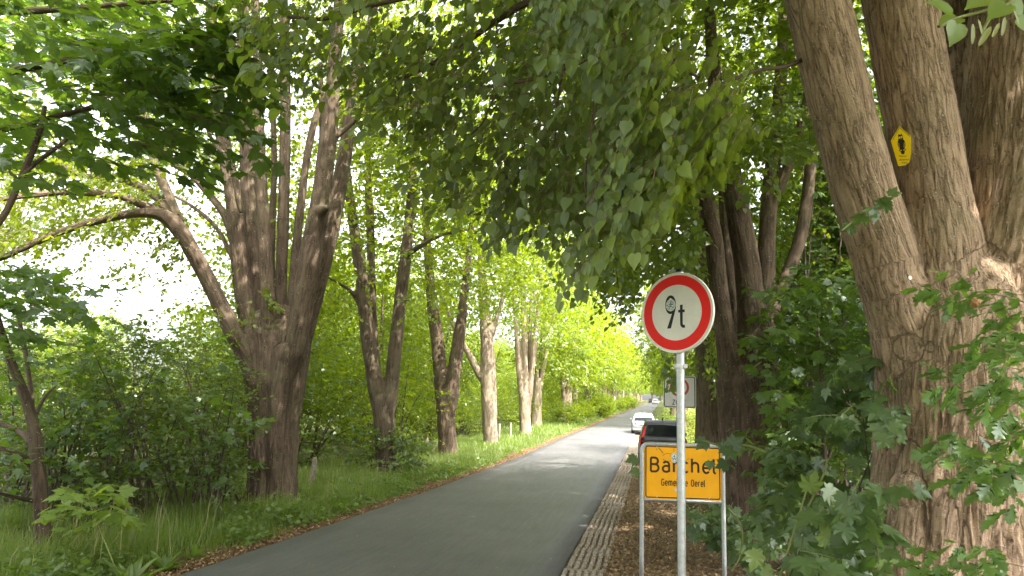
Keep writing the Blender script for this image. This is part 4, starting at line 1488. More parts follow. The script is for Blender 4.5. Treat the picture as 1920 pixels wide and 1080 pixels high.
# -- bush round the foot of the forked tree
g = rngs(60)
b = np.array(TB.location)
t = thing('bush', 'dark leafy bush wrapped round the foot of the forked linden', 'bush', b)
O = np.vstack([ellipsoid(b + np.array([-.35, -.3, .55]), (.85, .8, .95), 150, g, .45, 2.0, .36), ellipsoid(b + np.array([.6, -.1, .55]), (.75, .7, .85), 120, g, .45, 2.0, .36)])
O = O[O[:, 2] > b[2] + .05]
crown(t, 'foliage', O, outdir(O, b + np.array([0, 0, .3]), g, .1), .35, 9, .085, LINDEN1, M['shrub'], g, .2, .2)
stems_for(t, O, b, g, 14, M['twig_dark'], .015)

# -- hedges and shrubs in the sunny garden on the right
for k, (c, r, n, lab, mat) in enumerate([
        ((3.6, 44, 0), (2.0, 1.6, 1.5), 420, 'yellow-green garden bush behind the black car', M['yellow_leaf']),
        ((5.6, 50, 0), (2.4, 1.8, 1.7), 420, 'broad yellow bush further back on the sunny garden lawn', M['yellow_leaf']),
        ((3.6, 66, 0), (2.6, 2.0, 1.6), 360, 'green bush under the zone sign at the edge of the garden', M['bright']),
        ((7.5, 40, 0), (2.6, 2.2, 2.4), 420, 'green garden shrub beside the five-stemmed tree', M['bright'])]):
    g = rngs(70 + k)
    z = float(ground_z(c[0], c[1])[0])
    t = thing('garden_bush', lab, 'bush', (c[0], c[1], z))
    O = ellipsoid((c[0], c[1], z + r[2]*.5), r, n, g, .4, 1.0, .40)
    O = O[O[:, 2] > z]
    crown(t, 'foliage', O, outdir(O, (c[0], c[1], z + .3), g, .2), .5, 9, .10, QUAD, mat, g)
    stems_for(t, O, (c[0], c[1], z), g, 10, M['twig_dark'], .02)
wt2 = None
for k, (x, y, s) in enumerate([(13, 58, .8), (16, 48, .85), (12, 74, .9), (18, 66, 1.0), (11, 92, .9), (20, 38, .8)]):
    o = copy_tree(wt)
    o['label'], o['group'] = 'garden tree behind the sunny lawn on the right', 'trees behind the sunny garden on the right'
    o.location = (x, y, float(gz(y)) - .3)
    o.scale = (s, s, s*.9)
    o.rotation_euler.z = k*1.3

# -- the dark maple thicket on the right between the two big lindens
g = rngs(80)
for k, (poly, d0, d1, n, lab, sz, bs) in enumerate([
        ([(1470, 40), (1580, 60), (1620, 330), (1680, 560), (1660, 700), (1490, 700), (1480, 600), (1530, 400)], 14.5, 20.0, 900, 'tall dark maple filling the gap behind the great linden', .125, (1560, 900, 15.0)),
        ([(1440, 560), (1670, 520), (1670, 800), (1600, 900), (1460, 900), (1440, 760)], 8.8, 13.0, 420, 'dark maple undergrowth between the two right-hand lindens', .125, (1560, 980, 10.5))]):
    b = at(*bs)
    b[2] = float(ground_z(b[0], b[1])[0])
    t = thing('maple_tree', lab, 'tree', b)
    O = region(poly, d0, d1, n, g, 1.0, .42)
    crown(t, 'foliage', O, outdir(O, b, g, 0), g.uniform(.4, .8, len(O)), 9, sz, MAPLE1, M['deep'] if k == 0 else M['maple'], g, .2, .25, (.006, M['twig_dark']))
    stems_for(t, O, b, g, 14, M['twig_dark'], .04, 'stem')
# a wall of foliage farther to the right, beyond the thicket
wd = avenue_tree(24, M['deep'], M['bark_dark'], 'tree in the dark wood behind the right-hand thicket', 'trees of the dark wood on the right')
first = True
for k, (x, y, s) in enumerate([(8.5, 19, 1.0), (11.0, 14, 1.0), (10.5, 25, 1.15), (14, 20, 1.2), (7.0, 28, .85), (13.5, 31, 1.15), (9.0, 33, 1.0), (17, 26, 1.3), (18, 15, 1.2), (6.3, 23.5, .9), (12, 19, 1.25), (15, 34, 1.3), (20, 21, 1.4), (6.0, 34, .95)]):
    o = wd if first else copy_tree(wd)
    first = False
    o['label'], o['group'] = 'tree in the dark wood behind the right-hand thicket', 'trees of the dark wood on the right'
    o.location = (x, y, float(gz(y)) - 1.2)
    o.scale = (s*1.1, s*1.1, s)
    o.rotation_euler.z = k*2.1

# -- maple saplings in front: big blue-green leaves round the sign and against the trunk
g = rngs(82)
sap = [
    ('broad maple sapling in front of the great linden, its leaves reaching the road sign', (1560, 1180, 5.6), 300, M['maple_dark'],
     [([(1500, 760), (1560, 690), (1660, 640), (1670, 760), (1660, 900), (1600, 960), (1510, 930), (1480, 850)], 5.6, 7.4, 62),
      ([(1440, 820), (1480, 800), (1500, 900), (1480, 960), (1440, 900)], 6.6, 8.0, 12),
      ([(1560, 900), (1680, 900), (1690, 1100), (1500, 1100), (1490, 1020)], 4.6, 6.0, 40)], .125),
    ('low maple growth behind the legs of the yellow town sign', (1440, 1060, 10.6), 260, M['maple_dark'],
     [([(1320, 960), (1450, 940), (1480, 1090), (1420, 1080), (1390, 1040), (1330, 1010)], 9.9, 11.0, 60),
      ([(1420, 900), (1500, 880), (1500, 1000), (1430, 1000)], 7.2, 9.0, 30),
      ([(1290, 950), (1370, 950), (1370, 990), (1310, 990)], 10.0, 10.8, 16)], .11),
]
for lab, bs, mx, mat, polys, sz in sap:
    b = at(*bs)
    b[2] = float(ground_z(b[0], b[1])[0])
    t = thing('maple_sapling', lab, 'sapling', b)
    O = np.vstack([region(p, a, c, n, g, 1.4, .36) for p, a, c, n in polys])
    T = norm(np.array([-.3, -.45, .15]) + g.normal(0, .6, O.shape))
    O = O - T*.15
    P, R, S, tw = sprays(O, T, g.uniform(.2, .4, len(O)), 6, sz, g, .15, .35, tilt=.3)
    leaf_parts(t, MAPLE0, P, R, S, mat, mx)
    wpart('twigs', twig_mesh('twigs', tw, .004, M['twig_green']), t, 'stuff')
    stems_for(t, O, b, g, 7, M['twig_dark'], .010)
# a few leaves that stand out
SAPL = [o for o in bpy.data.objects if o.get('label') == sap[0][0]][0]
me = mesh_np('leaf', MAPLE0[0], MAPLE0[1], M['maple_young'])
for px, py, a, s, d in [(1522, 905, 70, .15, 5.0), (1560, 928, -45, .15, 5.0), (1545, 1000, 110, .16, 4.9), (1415, 1050, 250, .13, 4.9), (1440, 1075, 300, .11, 4.9), (1515, 1062, 200, .12, 4.8)]:
    place_leaf(SAPL, me, px, py, a, s, d, .15, .3)
me = mesh_np('leaf', MAPLE0[0], MAPLE0[1], M['maple_dark'])
for k, (px, py, a, s, d) in enumerate([(1316, 832, 225, .15, 8.3), (1354, 872, 200, .13, 7.6), (1331, 872, 262, .10, 8.0), (1185, 862, 195, .14, 9.0), (1190, 885, 185, .12, 9.0), (1355, 838, 150, .14, 7.6), (1380, 830, 40, .16, 7.4), (1372, 850, 300, .15, 7.4)]):
    place_leaf(SAPL, me, px, py, a, s, d, .1, .3*math.sin(k*2.3))
tws = [limb([(1440, 850, 3), (1400, 835, 2.4), (1360, 838, 2), (1318, 826, 1.4)], 7.2, 8.3), limb([(1500, 980, 2.4), (1540, 900, 2), (1552, 860, 1.6)], 5.2, 5.0),
       limb([(1460, 1090, 2), (1500, 960, 1.8), (1512, 920, 1.4)], 5.1, 5.0), limb([(1365, 952, 1.6), (1390, 990, 1.6), (1388, 1040, 1.4), (1372, 1070, 1.2)], 8.6, 8.8),
       limb([(1560, 940, 1.6), (1548, 980, 1.6), (1530, 1060, 1.6)], 5.0, 5.0)]
for q in tws:
    wpart('stem', simple_limbs('stem', [q], M['twig_green'], 5), SAPL)

# -- oak shoots in front of the trunk at the right picture edge
g = rngs(84)
b = at(2080, 1200, 4.2)
b[2] = float(ground_z(b[0], b[1])[0])
OK = thing('oak_sapling', 'young oak with lobed leaves across the bark of the great linden', 'sapling', b)
O = np.vstack([
    region([(1740, 540), (1870, 520), (1940, 560), (1940, 640), (1830, 650), (1780, 620)], 3.7, 4.6, 20, g, 1.6, .3),
    region([(1790, 640), (1940, 610), (1940, 880), (1850, 900), (1770, 830), (1760, 740)], 3.7, 4.7, 54, g, 1.6, .3),
    region([(1840, 850), (1940, 850), (1900, 930)], 3.8, 4.5, 8, g, 1.6, .2),
    region([(1740, 1030), (1900, 1020), (1940, 1090), (1740, 1090)], 3.9, 4.6, 16, g, 1.6, .2)])
T = norm(np.array([-.7, -.2, .05]) + g.normal(0, .45, O.shape))
P, R, S, tw = sprays(O, T, .14, 5, .105, g, .2, .25, tilt=.4)
leaf_parts(OK, OAK0, P, R, S, M['oak'], 300)
wpart('twigs', twig_mesh('twigs', tw, .0025, M['twig']), OK, 'stuff')
bsb = [np.array([b, (b + at(2000, 900, 4.2))/2 + np.array([.05, 0, 0]), at(1990, 760, 4.2), at(1960, 600, 4.2), at(1900, 560, 4.1), at(1830, 552, 4.1), at(1760, 580, 4.1)]),
       np.array([at(1990, 760, 4.2), at(1930, 700, 4.1), at(1860, 690, 4.0), at(1800, 720, 4.0)]),
       np.array([at(1992, 820, 4.2), at(1930, 800, 4.1), at(1870, 830, 4.1), at(1790, 820, 4.1)]),
       np.array([at(2030, 1100, 4.2), at(1930, 1065, 4.2), at(1840, 1050, 4.2), at(1760, 1060, 4.2)])]
for i, p in enumerate(bsb):
    q = catmull(p, 6)
    wpart('stem', simple_limbs('stem', [(q, np.linspace(.012 if i == 0 else .006, .002, len(q)))], M['twig'], 6), OK)
gp = at(1828, 567, 4.0)
bm = bmesh.new()
bmesh.ops.create_icosphere(bm, subdivisions=3, radius=.030)
for v in bm.verts:
    v.co += v.co.normalized()*(.004*math.sin(v.co.x*260 + 1)*math.sin(v.co.z*220))
gm = bpy.data.meshes.new('oak_gall')
bm.to_mesh(gm)
bm.free()
gm.materials.append(plain('gall', (.42, .23, .11), .6, noise=.3, scale=40))
link('oak_gall', gm, OK, tuple(gp - np.array(OK.location)))

# -- bright little maple by the slim tree's foot, left verge
g = rngs(86)
b = at(160, 1010, 9.6)
b[2] = float(ground_z(b[0], b[1])[0])
t = thing('maple_seedling', 'bright maple seedling beside the foot of the slim left maple', 'seedling', b)
O = np.vstack([region([(80, 930), (180, 890), (240, 920), (250, 980), (160, 1010), (70, 1010)], 9.1, 10.1, 16, g, 1.5, .1), region([(180, 900), (215, 890), (235, 960), (190, 960)], 9.2, 9.8, 5, g, 1.5, .1)])
P, R, S, tw = sprays(O, norm(g.normal(0, 1, O.shape)*np.array([1, 1, .2])), .28, 5, .15, g, .1, .05, tilt=.25)
leaf_parts(t, MAPLE0, P, R, S, M['fresh'], 120)
stems_for(t, O, b, g, 14, M['twig_green'], .008)

# ================================================================== GRASS, WEEDS, LITTER
def blades(X, Y, H, Wd, rng, mat, name, lean=.45):
    n = len(X)
    Z = ground_z(X, Y) - .02
    a = rng.uniform(0, 6.283, n)
    ln = np.abs(rng.normal(lean, .25, n))*H
    dx, dy = np.cos(a), np.sin(a)
    sx, sy = -dy, dx
    V = np.zeros((n, 5, 3))
    for k, (t, w) in enumerate(((0, 1.0), (0.55, .8))):
        for j, s in ((0, -1), (1, 1)):
            V[:, k*2+j, 0] = X + dx*ln*t*t + s*sx*Wd*w
            V[:, k*2+j, 1] = Y + dy*ln*t*t + s*sy*Wd*w
            V[:, k*2+j, 2] = Z + H*t
    V[:, 4, 0] = X + dx*ln*1.05
    V[:, 4, 1] = Y + dy*ln*1.05
    V[:, 4, 2] = Z + H*(1 - .25*np.minimum(ln/np.maximum(H, .01), 1))
    F = np.array([(0, 1, 3), (0, 3, 2), (2, 3, 4)])[None] + (np.arange(n)*5)[:, None, None]
    return mesh_np(name, V.reshape(-1, 3), F.reshape(-1, 3), mat)


g = rngs(90)
Xs, Ys, Hs, Ws = [], [], [], []
for y0, y1, n in [(6, 14, 42000), (14, 24, 46000), (24, 40, 42000), (40, 70, 30000), (70, 150, 24000)]:
    x = -5.85 - (g.uniform(0, 1, n)**1.3)*5.0
    y = g.uniform(y0, y1, n)
    x = x + bend(y)
    c = fbm(np.stack([x*1.3, y*1.3, 0*x + 3], 1), 2)
    edge = np.clip((-5.8 + bend(y) - x)/.8, .25, 1)
    keep = (g.uniform(0, 1, n) < np.clip((c - .25)*2.6, .1, 1)) & ~((np.abs(x + 8.2) < .5) & (np.abs(y - 15.8) < .4))
    far = .6 + y/45
    Xs.append(x[keep]); Ys.append(y[keep])
    Hs.append((g.uniform(.12, .42, n)*(.55 + .9*c)*edge)[keep]*np.where(y[keep] < 60, 1, 1.2))
    Ws.append((.0045*far*g.uniform(.6, 1.3, n))[keep])
X, Y, H, W = map(np.concatenate, (Xs, Ys, Hs, Ws))
stuff(link('grass', blades(X, Y, H, W, g, M['grass'], 'grass')), 'tall green grass along the left verge', 'grass')
# low leafy weeds and seed heads mixed into the verge
n = 5200
y = 6.3 + 22*g.uniform(0, 1, n)**1.6
x = -5.75 - np.abs(g.normal(0, 1.0, n))
kp = fbm(np.stack([x*1.1, y*1.1, 0*x + 12], 1), 2) > .47
x, y = x[kp], y[kp]
n = len(x)
hh = g.uniform(.03, .32, n)*np.clip((-5.6 - x)*1.4, .25, 1)
Pw = np.stack([x, y, ground_z(x, y) + hh], 1)
a = g.uniform(0, 6.283, n)
dw = norm(np.stack([np.cos(a), np.sin(a), g.normal(.15, .35, n)], 1))
nw = norm(np.array([0, -.15, 1.0]) + g.normal(0, .4, (n, 3)))
nw = norm(nw - dw*(nw*dw).sum(1, keepdims=True))
Vw, Fw = place(LINDEN1, Pw, np.stack([np.cross(dw, nw), dw, nw], -1), g.uniform(.04, .11, n))
stuff(link('verge_weeds', mesh_np('verge_weeds', Vw, Fw, M['weed'])), 'low leafy weeds among the grass of the left verge', 'weeds')
n = 420
y = 6.5 + 26*g.uniform(0, 1, n)**1.4
x = -6.2 - g.uniform(0, 3.2, n)
M['hay'] = leafmat('dry_stalk', (.26, .25, .10), (.42, .38, .20), (.3, .3, .1), .25, .03)
stuff(link('seed_stalks', blades(x, y, g.uniform(.45, .95, n), np.full(n, .004), g, M['hay'], 'seed_stalks', .22)), 'pale seed stalks standing above the left verge grass', 'grass')
# right-hand grass: sunny verge and lawn edges, tufts by the pavers
n = 16000
x = .0 + g.uniform(0, 1, n)**1.5*6
y = g.uniform(34, 110, n)
x = x + bend(y) - .1
n2_ = 2600
x2, y2 = ROAD_R + .55 + g.uniform(0, 1, n2_)**2*2.4, g.uniform(7, 30, n2_)
k2 = fbm(np.stack([x2*2, y2*2, 0*x2], 1), 2) > .52
x2, y2 = x2[k2], y2[k2]
X = np.concatenate([x, x2]); Y = np.concatenate([y, y2])
H = np.concatenate([g.uniform(.05, .2, n), g.uniform(.03, .12, len(x2))])
W = np.concatenate([np.full(n, .012), np.full(len(x2), .004)])
stuff(link('verge_grass', blades(X, Y, H, W, g, M['grass'], 'verge_grass')), 'short grass at the right-hand road edge and garden', 'grass')
# moss-like weeds in the paver joints
n = 5200
x, y = ROAD_R + g.uniform(.02, .6, n), g.uniform(7, 40, n)
kp = fbm(np.stack([x*1.2, y*.55, 0*x + 8], 1), 3) > .50
x, y = x[kp], y[kp]
stuff(link('paver_weeds', blades(x, y, g.uniform(.015, .05, len(x)), np.full(len(x), .005), g, M['grass'], 'paver_weeds')), 'weeds sprouting between the grass pavers', 'weeds')


def scatter_litter(name, X, Y, Z, S, mat, label, rng):
    n = len(X)
    nr = norm(np.array([0, 0, 1.0]) + rng.normal(0, .35, (n, 3)))
    d = norm(np.cross(nr, rng.normal(0, 1, (n, 3))))
    R = np.stack([np.cross(d, nr), d, nr], -1)
    V, F = place(QUAD, np.stack([X, Y, Z], 1), R, S)
    stuff(link(name, mesh_np(name, V, F, mat)), label, 'leaf litter')


n = 9000
y = 6.5 + 60*g.uniform(0, 1, n)**1.7
x = ROAD_L - .02 - np.abs(g.normal(0, .26, n)) + bend(y)
scatter_litter('leaf_litter', x, y, gz(y) - .005 + g.uniform(0, .02, n), g.uniform(.018, .05, n), M['litter'], 'brown fallen leaves along the left road edge', g)
n = 26000
y = 6.5 + 20*g.uniform(0, 1, n)**1.5
x = ROAD_R + .52 + np.abs(g.normal(0, 1.5, n))
scatter_litter('verge_litter', x, y, gz(y) + .004 + g.uniform(0, .03, n), g.uniform(.02, .055, n), M['litter'], 'brown fallen leaves on the right-hand verge round the signs', g)
n = 700
y = 7 + 28*g.uniform(0, 1, n)
x = g.uniform(ROAD_L + .1, ROAD_R - .05, n)
M['fleck'] = leafmat('bud_scale', (.30, .28, .16), (.45, .42, .30), (.2, .18, .06), .2, .03)
scatter_litter('road_flecks', x, y, gz(y) + .012 + .05*(1 - ((x - (ROAD_L + ROAD_R)/2)/2.15)**2) + .004, g.uniform(.008, .025, n), M['fleck'], 'pale bud scales and leaf scraps on the asphalt', g)

# broad-leaved dock plants in the verge
dk = _sym([(.04, 0, 0), (.16, .2, .04), (.19, .5, .04), (.12, .82, 0), (.01, 1.05, -.08)], [(0, 0), (.35, -.03), (.7, -.04), (1.05, -.1)])
g = rngs(95)
dkm = mesh_np('leaf', dk[0], dk[1], M['weed'])
for k, (px, py, d, n, s, lab) in enumerate([
        (245, 1055, 8.6, 16, .40, 'broad-leaved dock plant at the road edge, leaves raised in a funnel'),
        (310, 1020, 9.4, 18, .34, 'crinkled pale weed clump beside the dock plant on the left verge'),
        (120, 1062, 8.6, 14, .30, 'leafy weed rosette at the lower left corner'),
        (370, 1000, 10.2, 12, .26, 'low dark weed cushion at the edge of the litter strip')]):
    b = at(px, py, d)
    b = np.array([b[0], b[1], float(ground_z(b[0], b[1])[0]) - .02])
    t = thing('weed', lab, 'weed', b)
    for i in range(n):
        a = i*2.4
        el = g.uniform(.35, 1.2)
        dr = np.array([math.cos(a)*math.cos(el), math.sin(a)*math.cos(el), math.sin(el)])
        nr = norm(np.array([-math.cos(a)*math.sin(el), -math.sin(a)*math.sin(el), math.cos(el)]))
        R = np.stack([np.cross(dr, nr), dr, nr], 1)
        sz = s*g.uniform(.6, 1.1)
        o = bpy.data.objects.new('leaf', dkm)
        COL.objects.link(o)
        o.parent = t
        o.matrix_local = Matrix(R.tolist()).to_4x4() @ Matrix.Diagonal((sz*.8, sz, sz, 1))

# ================================================================== FENCE POSTS, LAMP POST
M['post'] = plain('weathered_post', (.30, .245, .20), .9, noise=.4, scale=18, bump=.6)
M['post_pale'] = plain('bare_pale_wood', (.50, .44, .36), .8, noise=.25, scale=18)
for px, py, d, h, r, lean, lab, m in [
        (583, 912, 18.9, .72, .065, .05, 'weathered fence post in the grass just right of the huge left linden', M['post']),
        (800, 847, 33.2, .75, .07, -.02, 'short fence post left of the V-shaped twin trunk', M['post']),
        (935, 825, 42, .95, .07, .02, 'fence post right of the tree with the low bent limb', M['post']),
        (957, 818, 45, .95, .07, 0, 'fence post just before the bundle of pale stems', M['post'])]:
    b = at(px, py, d)
    z = float(ground_z(b[0], b[1])[0]) - .1
    t = thing('fence_post', lab, 'fence post', (b[0], b[1], z), 0, 'old fence posts behind the left verge')
    mb = MB()
    mb.tube([(0, 0, 0), (lean*.4, 0, h*.5), (lean, 0, h), (lean*1.03, 0, h + .1), (lean*1.05, 0, h + .115)], [r*1.05, r, r*.97, r*.92, r*.7], 9)
    mb.build('post', m, t)
    mb = MB()
    mb.tube([(-.0, r*.98, h*.7), (lean*.5, -r*1.02, h*.72)], [.004, .004], 5)
    mb.build('staple', M['zinc'], t)
b = at(815, 850, 31.8)
t = thing('wooden_stake', 'pale bare stake leaning against the V-shaped twin trunk', 'stake', (b[0], b[1], float(ground_z(b[0], b[1])[0]) - .1))
mb = MB()
mb.tube([(-.25, 0, 0), (.02, 0, .45), (.30, 0, 1.0)], [.035, .033, .026], 7)
mb.build('stake', M['post_pale'], t)
mb = MB()
mb.tube([(-.02, 0, .40), (-.16, .05, .62)], [.014, .008], 6)
mb.build('stub', M['post_pale'], t)

# lamp post on the left verge
y = 92.0
x = -8.0 + float(bend(y))
t = thing('street_lamp', 'slim pale grey lamp post rising between the far left trunks', 'lamp post', (x, y, float(gz(y)) - .1))
mb = MB()
mb.tube([(0, 0, 0), (0, 0, 1.0), (0, 0, 1.05), (0, 0, 5.6), (0, 0, 6.0)], [.10, .10, .075, .06, .05], 12)
mb.build('pole', plain('pole_paint', (.55, .58, .56), .5, noise=.1), t, smooth=False)
mb = MB()
mb.box((.0, 0, 6.08), (.16, .16, .10), .02)
mb.tube([(0, 0, 6.1), (0, 0, 6.45), (0, 0, 6.5)], [.10, .16, .05], 12)
mb.build('lamp_head', plain('lamp_head', (.35, .38, .38), .4), t)
for k, (y, x, h) in enumerate([(126, -7.4, 2.4), (150, -7.2, 3.6)]):
    x += float(bend(y))
    t = thing('marker_post', ['stout pale post at the foot of the far left trunks', 'thin pale post farther along the far left row'][k], 'post', (x, y, float(gz(y)) - .1))
    mb = MB()
    mb.tube([(0, 0, 0), (0, 0, h), (0, 0, h + .08)], [.14 if k == 0 else .07]*2 + [.05], 10)
    mb.build('shaft', M['post_pale'], t)
    mb = MB()
    mb.tube([(0, 0, h*.8), (0, 0, h*.86)], [.15 if k == 0 else .08]*2, 10)
    mb.build('band', plain('band', (.4, .4, .38), .6), t)

# ================================================================== SIGNS
def arc(cx, cy, rx, ry, a0, a1, n=14):
    a = np.radians(np.linspace(a0, a1, n))
    return [(cx + rx*math.cos(t), cy + ry*math.sin(t)) for t in a]


# single-line road-sign letters on a unit cap height: (advance, strokes)
GLYPH = {
    'B': (.66, [[(.0, 0), (.0, 1)], [(0, 1), (.26, 1)] + arc(.26, .765, .21, .235, 90, -90) + [(0, .53)], [(.26, .53)] + arc(.27, .265, .24, .265, 90, -90) + [(0, 0)]]),
    'a': (.60, [arc(.22, .50, .20, .23, 150, 0) + [(.42, 0)], [(.42, .43), (.22, .43)] + arc(.20, .215, .20, .215, 90, 270) + [(.24, 0)] + arc(.26, .16, .16, .16, 270, 360, 6)]),
    'r': (.42, [[(0, 0), (0, .72)], [(0, .46)] + arc(.22, .46, .22, .25, 180, 70)]),
    'c': (.52, [arc(.22, .36, .22, .36, 48, 312, 20)]),
    'h': (.60, [[(0, 0), (0, 1.02)], [(0, .45)] + arc(.21, .47, .21, .25, 180, 0) + [(.42, 0)]]),
    'e': (.58, [[(0.02, .36), (.43, .36)] + arc(.22, .38, .215, .335, 0, 180) + arc(.22, .36, .22, .36, 180, 318)]),
    'l': (.24, [[(0, 1.02), (0, .16)] + arc(.13, .14, .13, .14, 180, 275, 6)]),
    'G': (.66, [arc(.25, .70, .25, .30, 30, 180) + arc(.25, .30, .25, .30, 180, 360) + [(.50, .46), (.28, .46)]]),
    'm': (.92, [[(0, 0), (0, .72)], [(0, .48)] + arc(.18, .50, .18, .22, 180, 0) + [(.36, 0)], [(.36, .48)] + arc(.54, .50, .18, .22, 180, 0) + [(.72, 0)]]),
    'i': (.22, [[(0, 0), (0, .72)], [(0, .92), (0, 1.0)]]),
    'n': (.60, [[(0, 0), (0, .72)], [(0, .47)] + arc(.21, .47, .21, .25, 180, 0) + [(.42, 0)]]),
    'd': (.62, [[(.42, 1.02), (.42, 0)], arc(.21, .36, .21, .36, 0, 360, 24)]),
    'O': (.66, [arc(.25, .70, .25, .30, 0, 180) + arc(.25, .30, .25, .30, 180, 360) + [(.5, .70)]]),
    'Z': (.62, [[(0, 1), (.48, 1), (0, 0), (.48, 0)]]),
    'N': (.66, [[(0, 0), (0, 1), (.48, 0), (.48, 1)]]),
    'E': (.58, [[(.44, 1), (0, 1), (0, 0), (.44, 0)], [(0, .52), (.38, .52)]]),
    '0': (.62, [arc(.24, .72, .24, .28, 0, 180) + arc(.24, .28, .24, .28, 180, 360) + [(.48, .72)]]),
    '3': (.60, [arc(.22, .75, .22, .25, 160, -90) + arc(.22, .25, .24, .26, 90, -160)]),
    'V': (.62, [[(0, 1), (.25, 0), (.50, 1)]]),
    'L': (.52, [[(0, 1), (0, 0), (.40, 0)]]),
    ' ': (.40, []),
}


def ribbon(pts, w):
    """flat band of width w along a 2-D line"""
    p = [np.array(pts[0], float)]
    for q in pts[1:]:
        if np.linalg.norm(np.array(q) - p[-1]) > 1e-4:
            p.append(np.array(q, float))
    L, Rr = [], []
    for i in range(len(p)):
        a = p[i] - p[i-1] if i > 0 else p[1] - p[0]
        b = p[i+1] - p[i] if i < len(p) - 1 else a
        a, b = a/np.linalg.norm(a), b/np.linalg.norm(b)
        t = a + b
        t = t/np.linalg.norm(t) if np.linalg.norm(t) > 1e-6 else a
        n = np.array([-t[1], t[0]])
        k = 1/max(.45, n @ np.array([-a[1], a[0]]))
        L.append(p[i] + n*w*.5*k)
        Rr.append(p[i] - n*w*.5*k)
    return [(L[i], L[i+1], Rr[i+1], Rr[i]) for i in range(len(p) - 1)]


def text_width(s, h, gap):
    return sum(GLYPH[c][0]*h + gap*h for c in s) - gap*h - .16*h


def write(mb, s, x, z, h, w, y, gap=.10, sx=1.0):
    """letters in the local x-z plane at depth y, each stroke 0.4 mm above the one before so none share a plane"""
    k = 0
    for c in s:
        adv, strokes = GLYPH[c]
        for st in strokes:
            for q in ribbon([(x + a*h*sx, z + b*h) for a, b in st], w):
                mb.poly([(p[0], y - .0002*(k % 4), p[1]) for p in q][::-1])
            k += 1
        x += (adv*h + gap*h)*sx
    return x


def letters(s, x, z, h, w, y, gap, sx, mat, parent):
    """each letter a piece of its own"""
    for c in s:
        if c != ' ':
            mb = MB()
            write(mb, c, x, z, h, w, y, gap, sx)
            mb.build('letter', mat, parent)
        x += (GLYPH[c][0]*h + gap*h)*sx


def disc(mb, cx, cz, r, y, n=64, r0=0.0, sx=1.0):
    if r0 <= 0:
        mb.poly([(cx + sx*r*math.cos(a), y, cz + r*math.sin(a)) for a in np.linspace(0, 2*np.pi, n, endpoint=False)])
    else:
        A = np.linspace(0, 2*np.pi, n + 1)
        for a, b in zip(A[:-1], A[1:]):
            mb.poly([(cx + sx*r0*math.cos(a), y, cz + r0*math.sin(a)), (cx + sx*r*math.cos(a), y, cz + r*math.sin(a)), (cx + sx*r*math.cos(b), y, cz + r*math.sin(b)), (cx + sx*r0*math.cos(b), y, cz + r0*math.sin(b))])


def rrect(w, h, r, n=6):
    o = []
    for cx, cz, a in ((w/2 - r, h/2 - r, 0), (-w/2 + r, h/2 - r, 90), (-w/2 + r, -h/2 + r, 180), (w/2 - r, -h/2 + r, 270)):
        o += arc(cx, cz, r, r, a, a + 90, n)
    return o


def frame_band(mb, w, h, r, t, y):
    a, b = rrect(w, h, r), rrect(w - 2*t, h - 2*t, max(r - t, .003))
    n = len(a)
    for i in range(n):
        j = (i + 1) % n
        mb.poly([(a[i][0], y, a[i][1]), (a[j][0], y, a[j][1]), (b[j][0], y, b[j][1]), (b[i][0], y, b[i][1])])


M['sign_white'] = plain('sign_white', (.80, .785, .70), .35, noise=.06, scale=9)
M['sign_red'] = plain('sign_red', (.88, .018, .010), .6, noise=.05, scale=8)
M['sign_red_faded'] = plain('faded_sign_red', (.50, .07, .07), .45, noise=.1, scale=8)
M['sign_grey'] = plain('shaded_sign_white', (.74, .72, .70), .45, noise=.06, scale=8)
M['black'] = plain('sign_black', (.015, .014, .013), .5)
M['brown_ink'] = plain('sign_lettering', (.040, .024, .012), .45)
M['amber'] = plain('sign_yellow', (.92, .43, .003), .6, noise=.05, scale=5)
M['plaque'] = plain('plaque_yellow', (.95, .68, .0), .6)
M['alu'] = plain('aluminium', (.60, .61, .60), .45, .6)
M['sticker'] = plain('sticker_white', (.72, .74, .72), .5)
M['sticker_green'] = plain('sticker_green', (.03, .13, .075), .5)
M['graffiti'] = plain('scrawl_brown', (.38, .15, .02), .6)

# ---- round weight-limit sign
Dp = 5.35
pt = at(1278.5, 1080, Dp)
gx0, gy0 = pt[0], pt[1]
z0 = float(ground_z(gx0, gy0)[0])
t = thing('traffic_sign', 'round red-ringed white weight limit sign on a tall galvanised pole', 'road sign', (gx0, gy0, z0 - .02))
ztop = at(1274, 506, Dp)[2] - z0
mb = MB()
mb.tube([(0, 0, -.3), (0, 0, 1.5), (0, 0, ztop)], [.0295]*3, 24)
mb.build('pole', M['zinc'], t, smooth=False)
mb = MB()
mb.tube([(0, 0, ztop + .001), (0, 0, ztop + .02), (0, 0, ztop + .026)], [.032, .032, .024], 20)
mb.build('pole_cap', M['black'], t)
pc_ = at(1271, 587.5, Dp)
zc = pc_[2] - z0 + .02
fw = norm(np.array([gx0, gy0, 0]) - np.array([0, 0, 0]))
ang = math.atan2(-fw[0], fw[1])           # facing the camera
ry = ang + math.radians(-30)
def ofs(dx, dy):
    c, s = math.cos(ry), math.sin(ry)
    return (dx*c - dy*s, dx*s + dy*c)
ox, oy = ofs(0, -.052)
mb = MB()
n = 72
A = np.linspace(0, 2*np.pi, n, endpoint=False)
prof = [(.300, .018), (.3005, -.004), (.299, -.0065), (.294, -.0045), (.288, -.003)]
ringsv = [[(r*math.cos(a), d, r*math.sin(a)) for a in A] for r, d in prof]
for k in range(len(prof) - 1):
    for i in range(n):
        j = (i + 1) % n
        mb.poly([ringsv[k][i], ringsv[k][j], ringsv[k+1][j], ringsv[k+1][i]])
mb.poly(ringsv[-1])
mb.poly([(.286*math.cos(a), .004, .286*math.sin(a)) for a in A[::-1]])
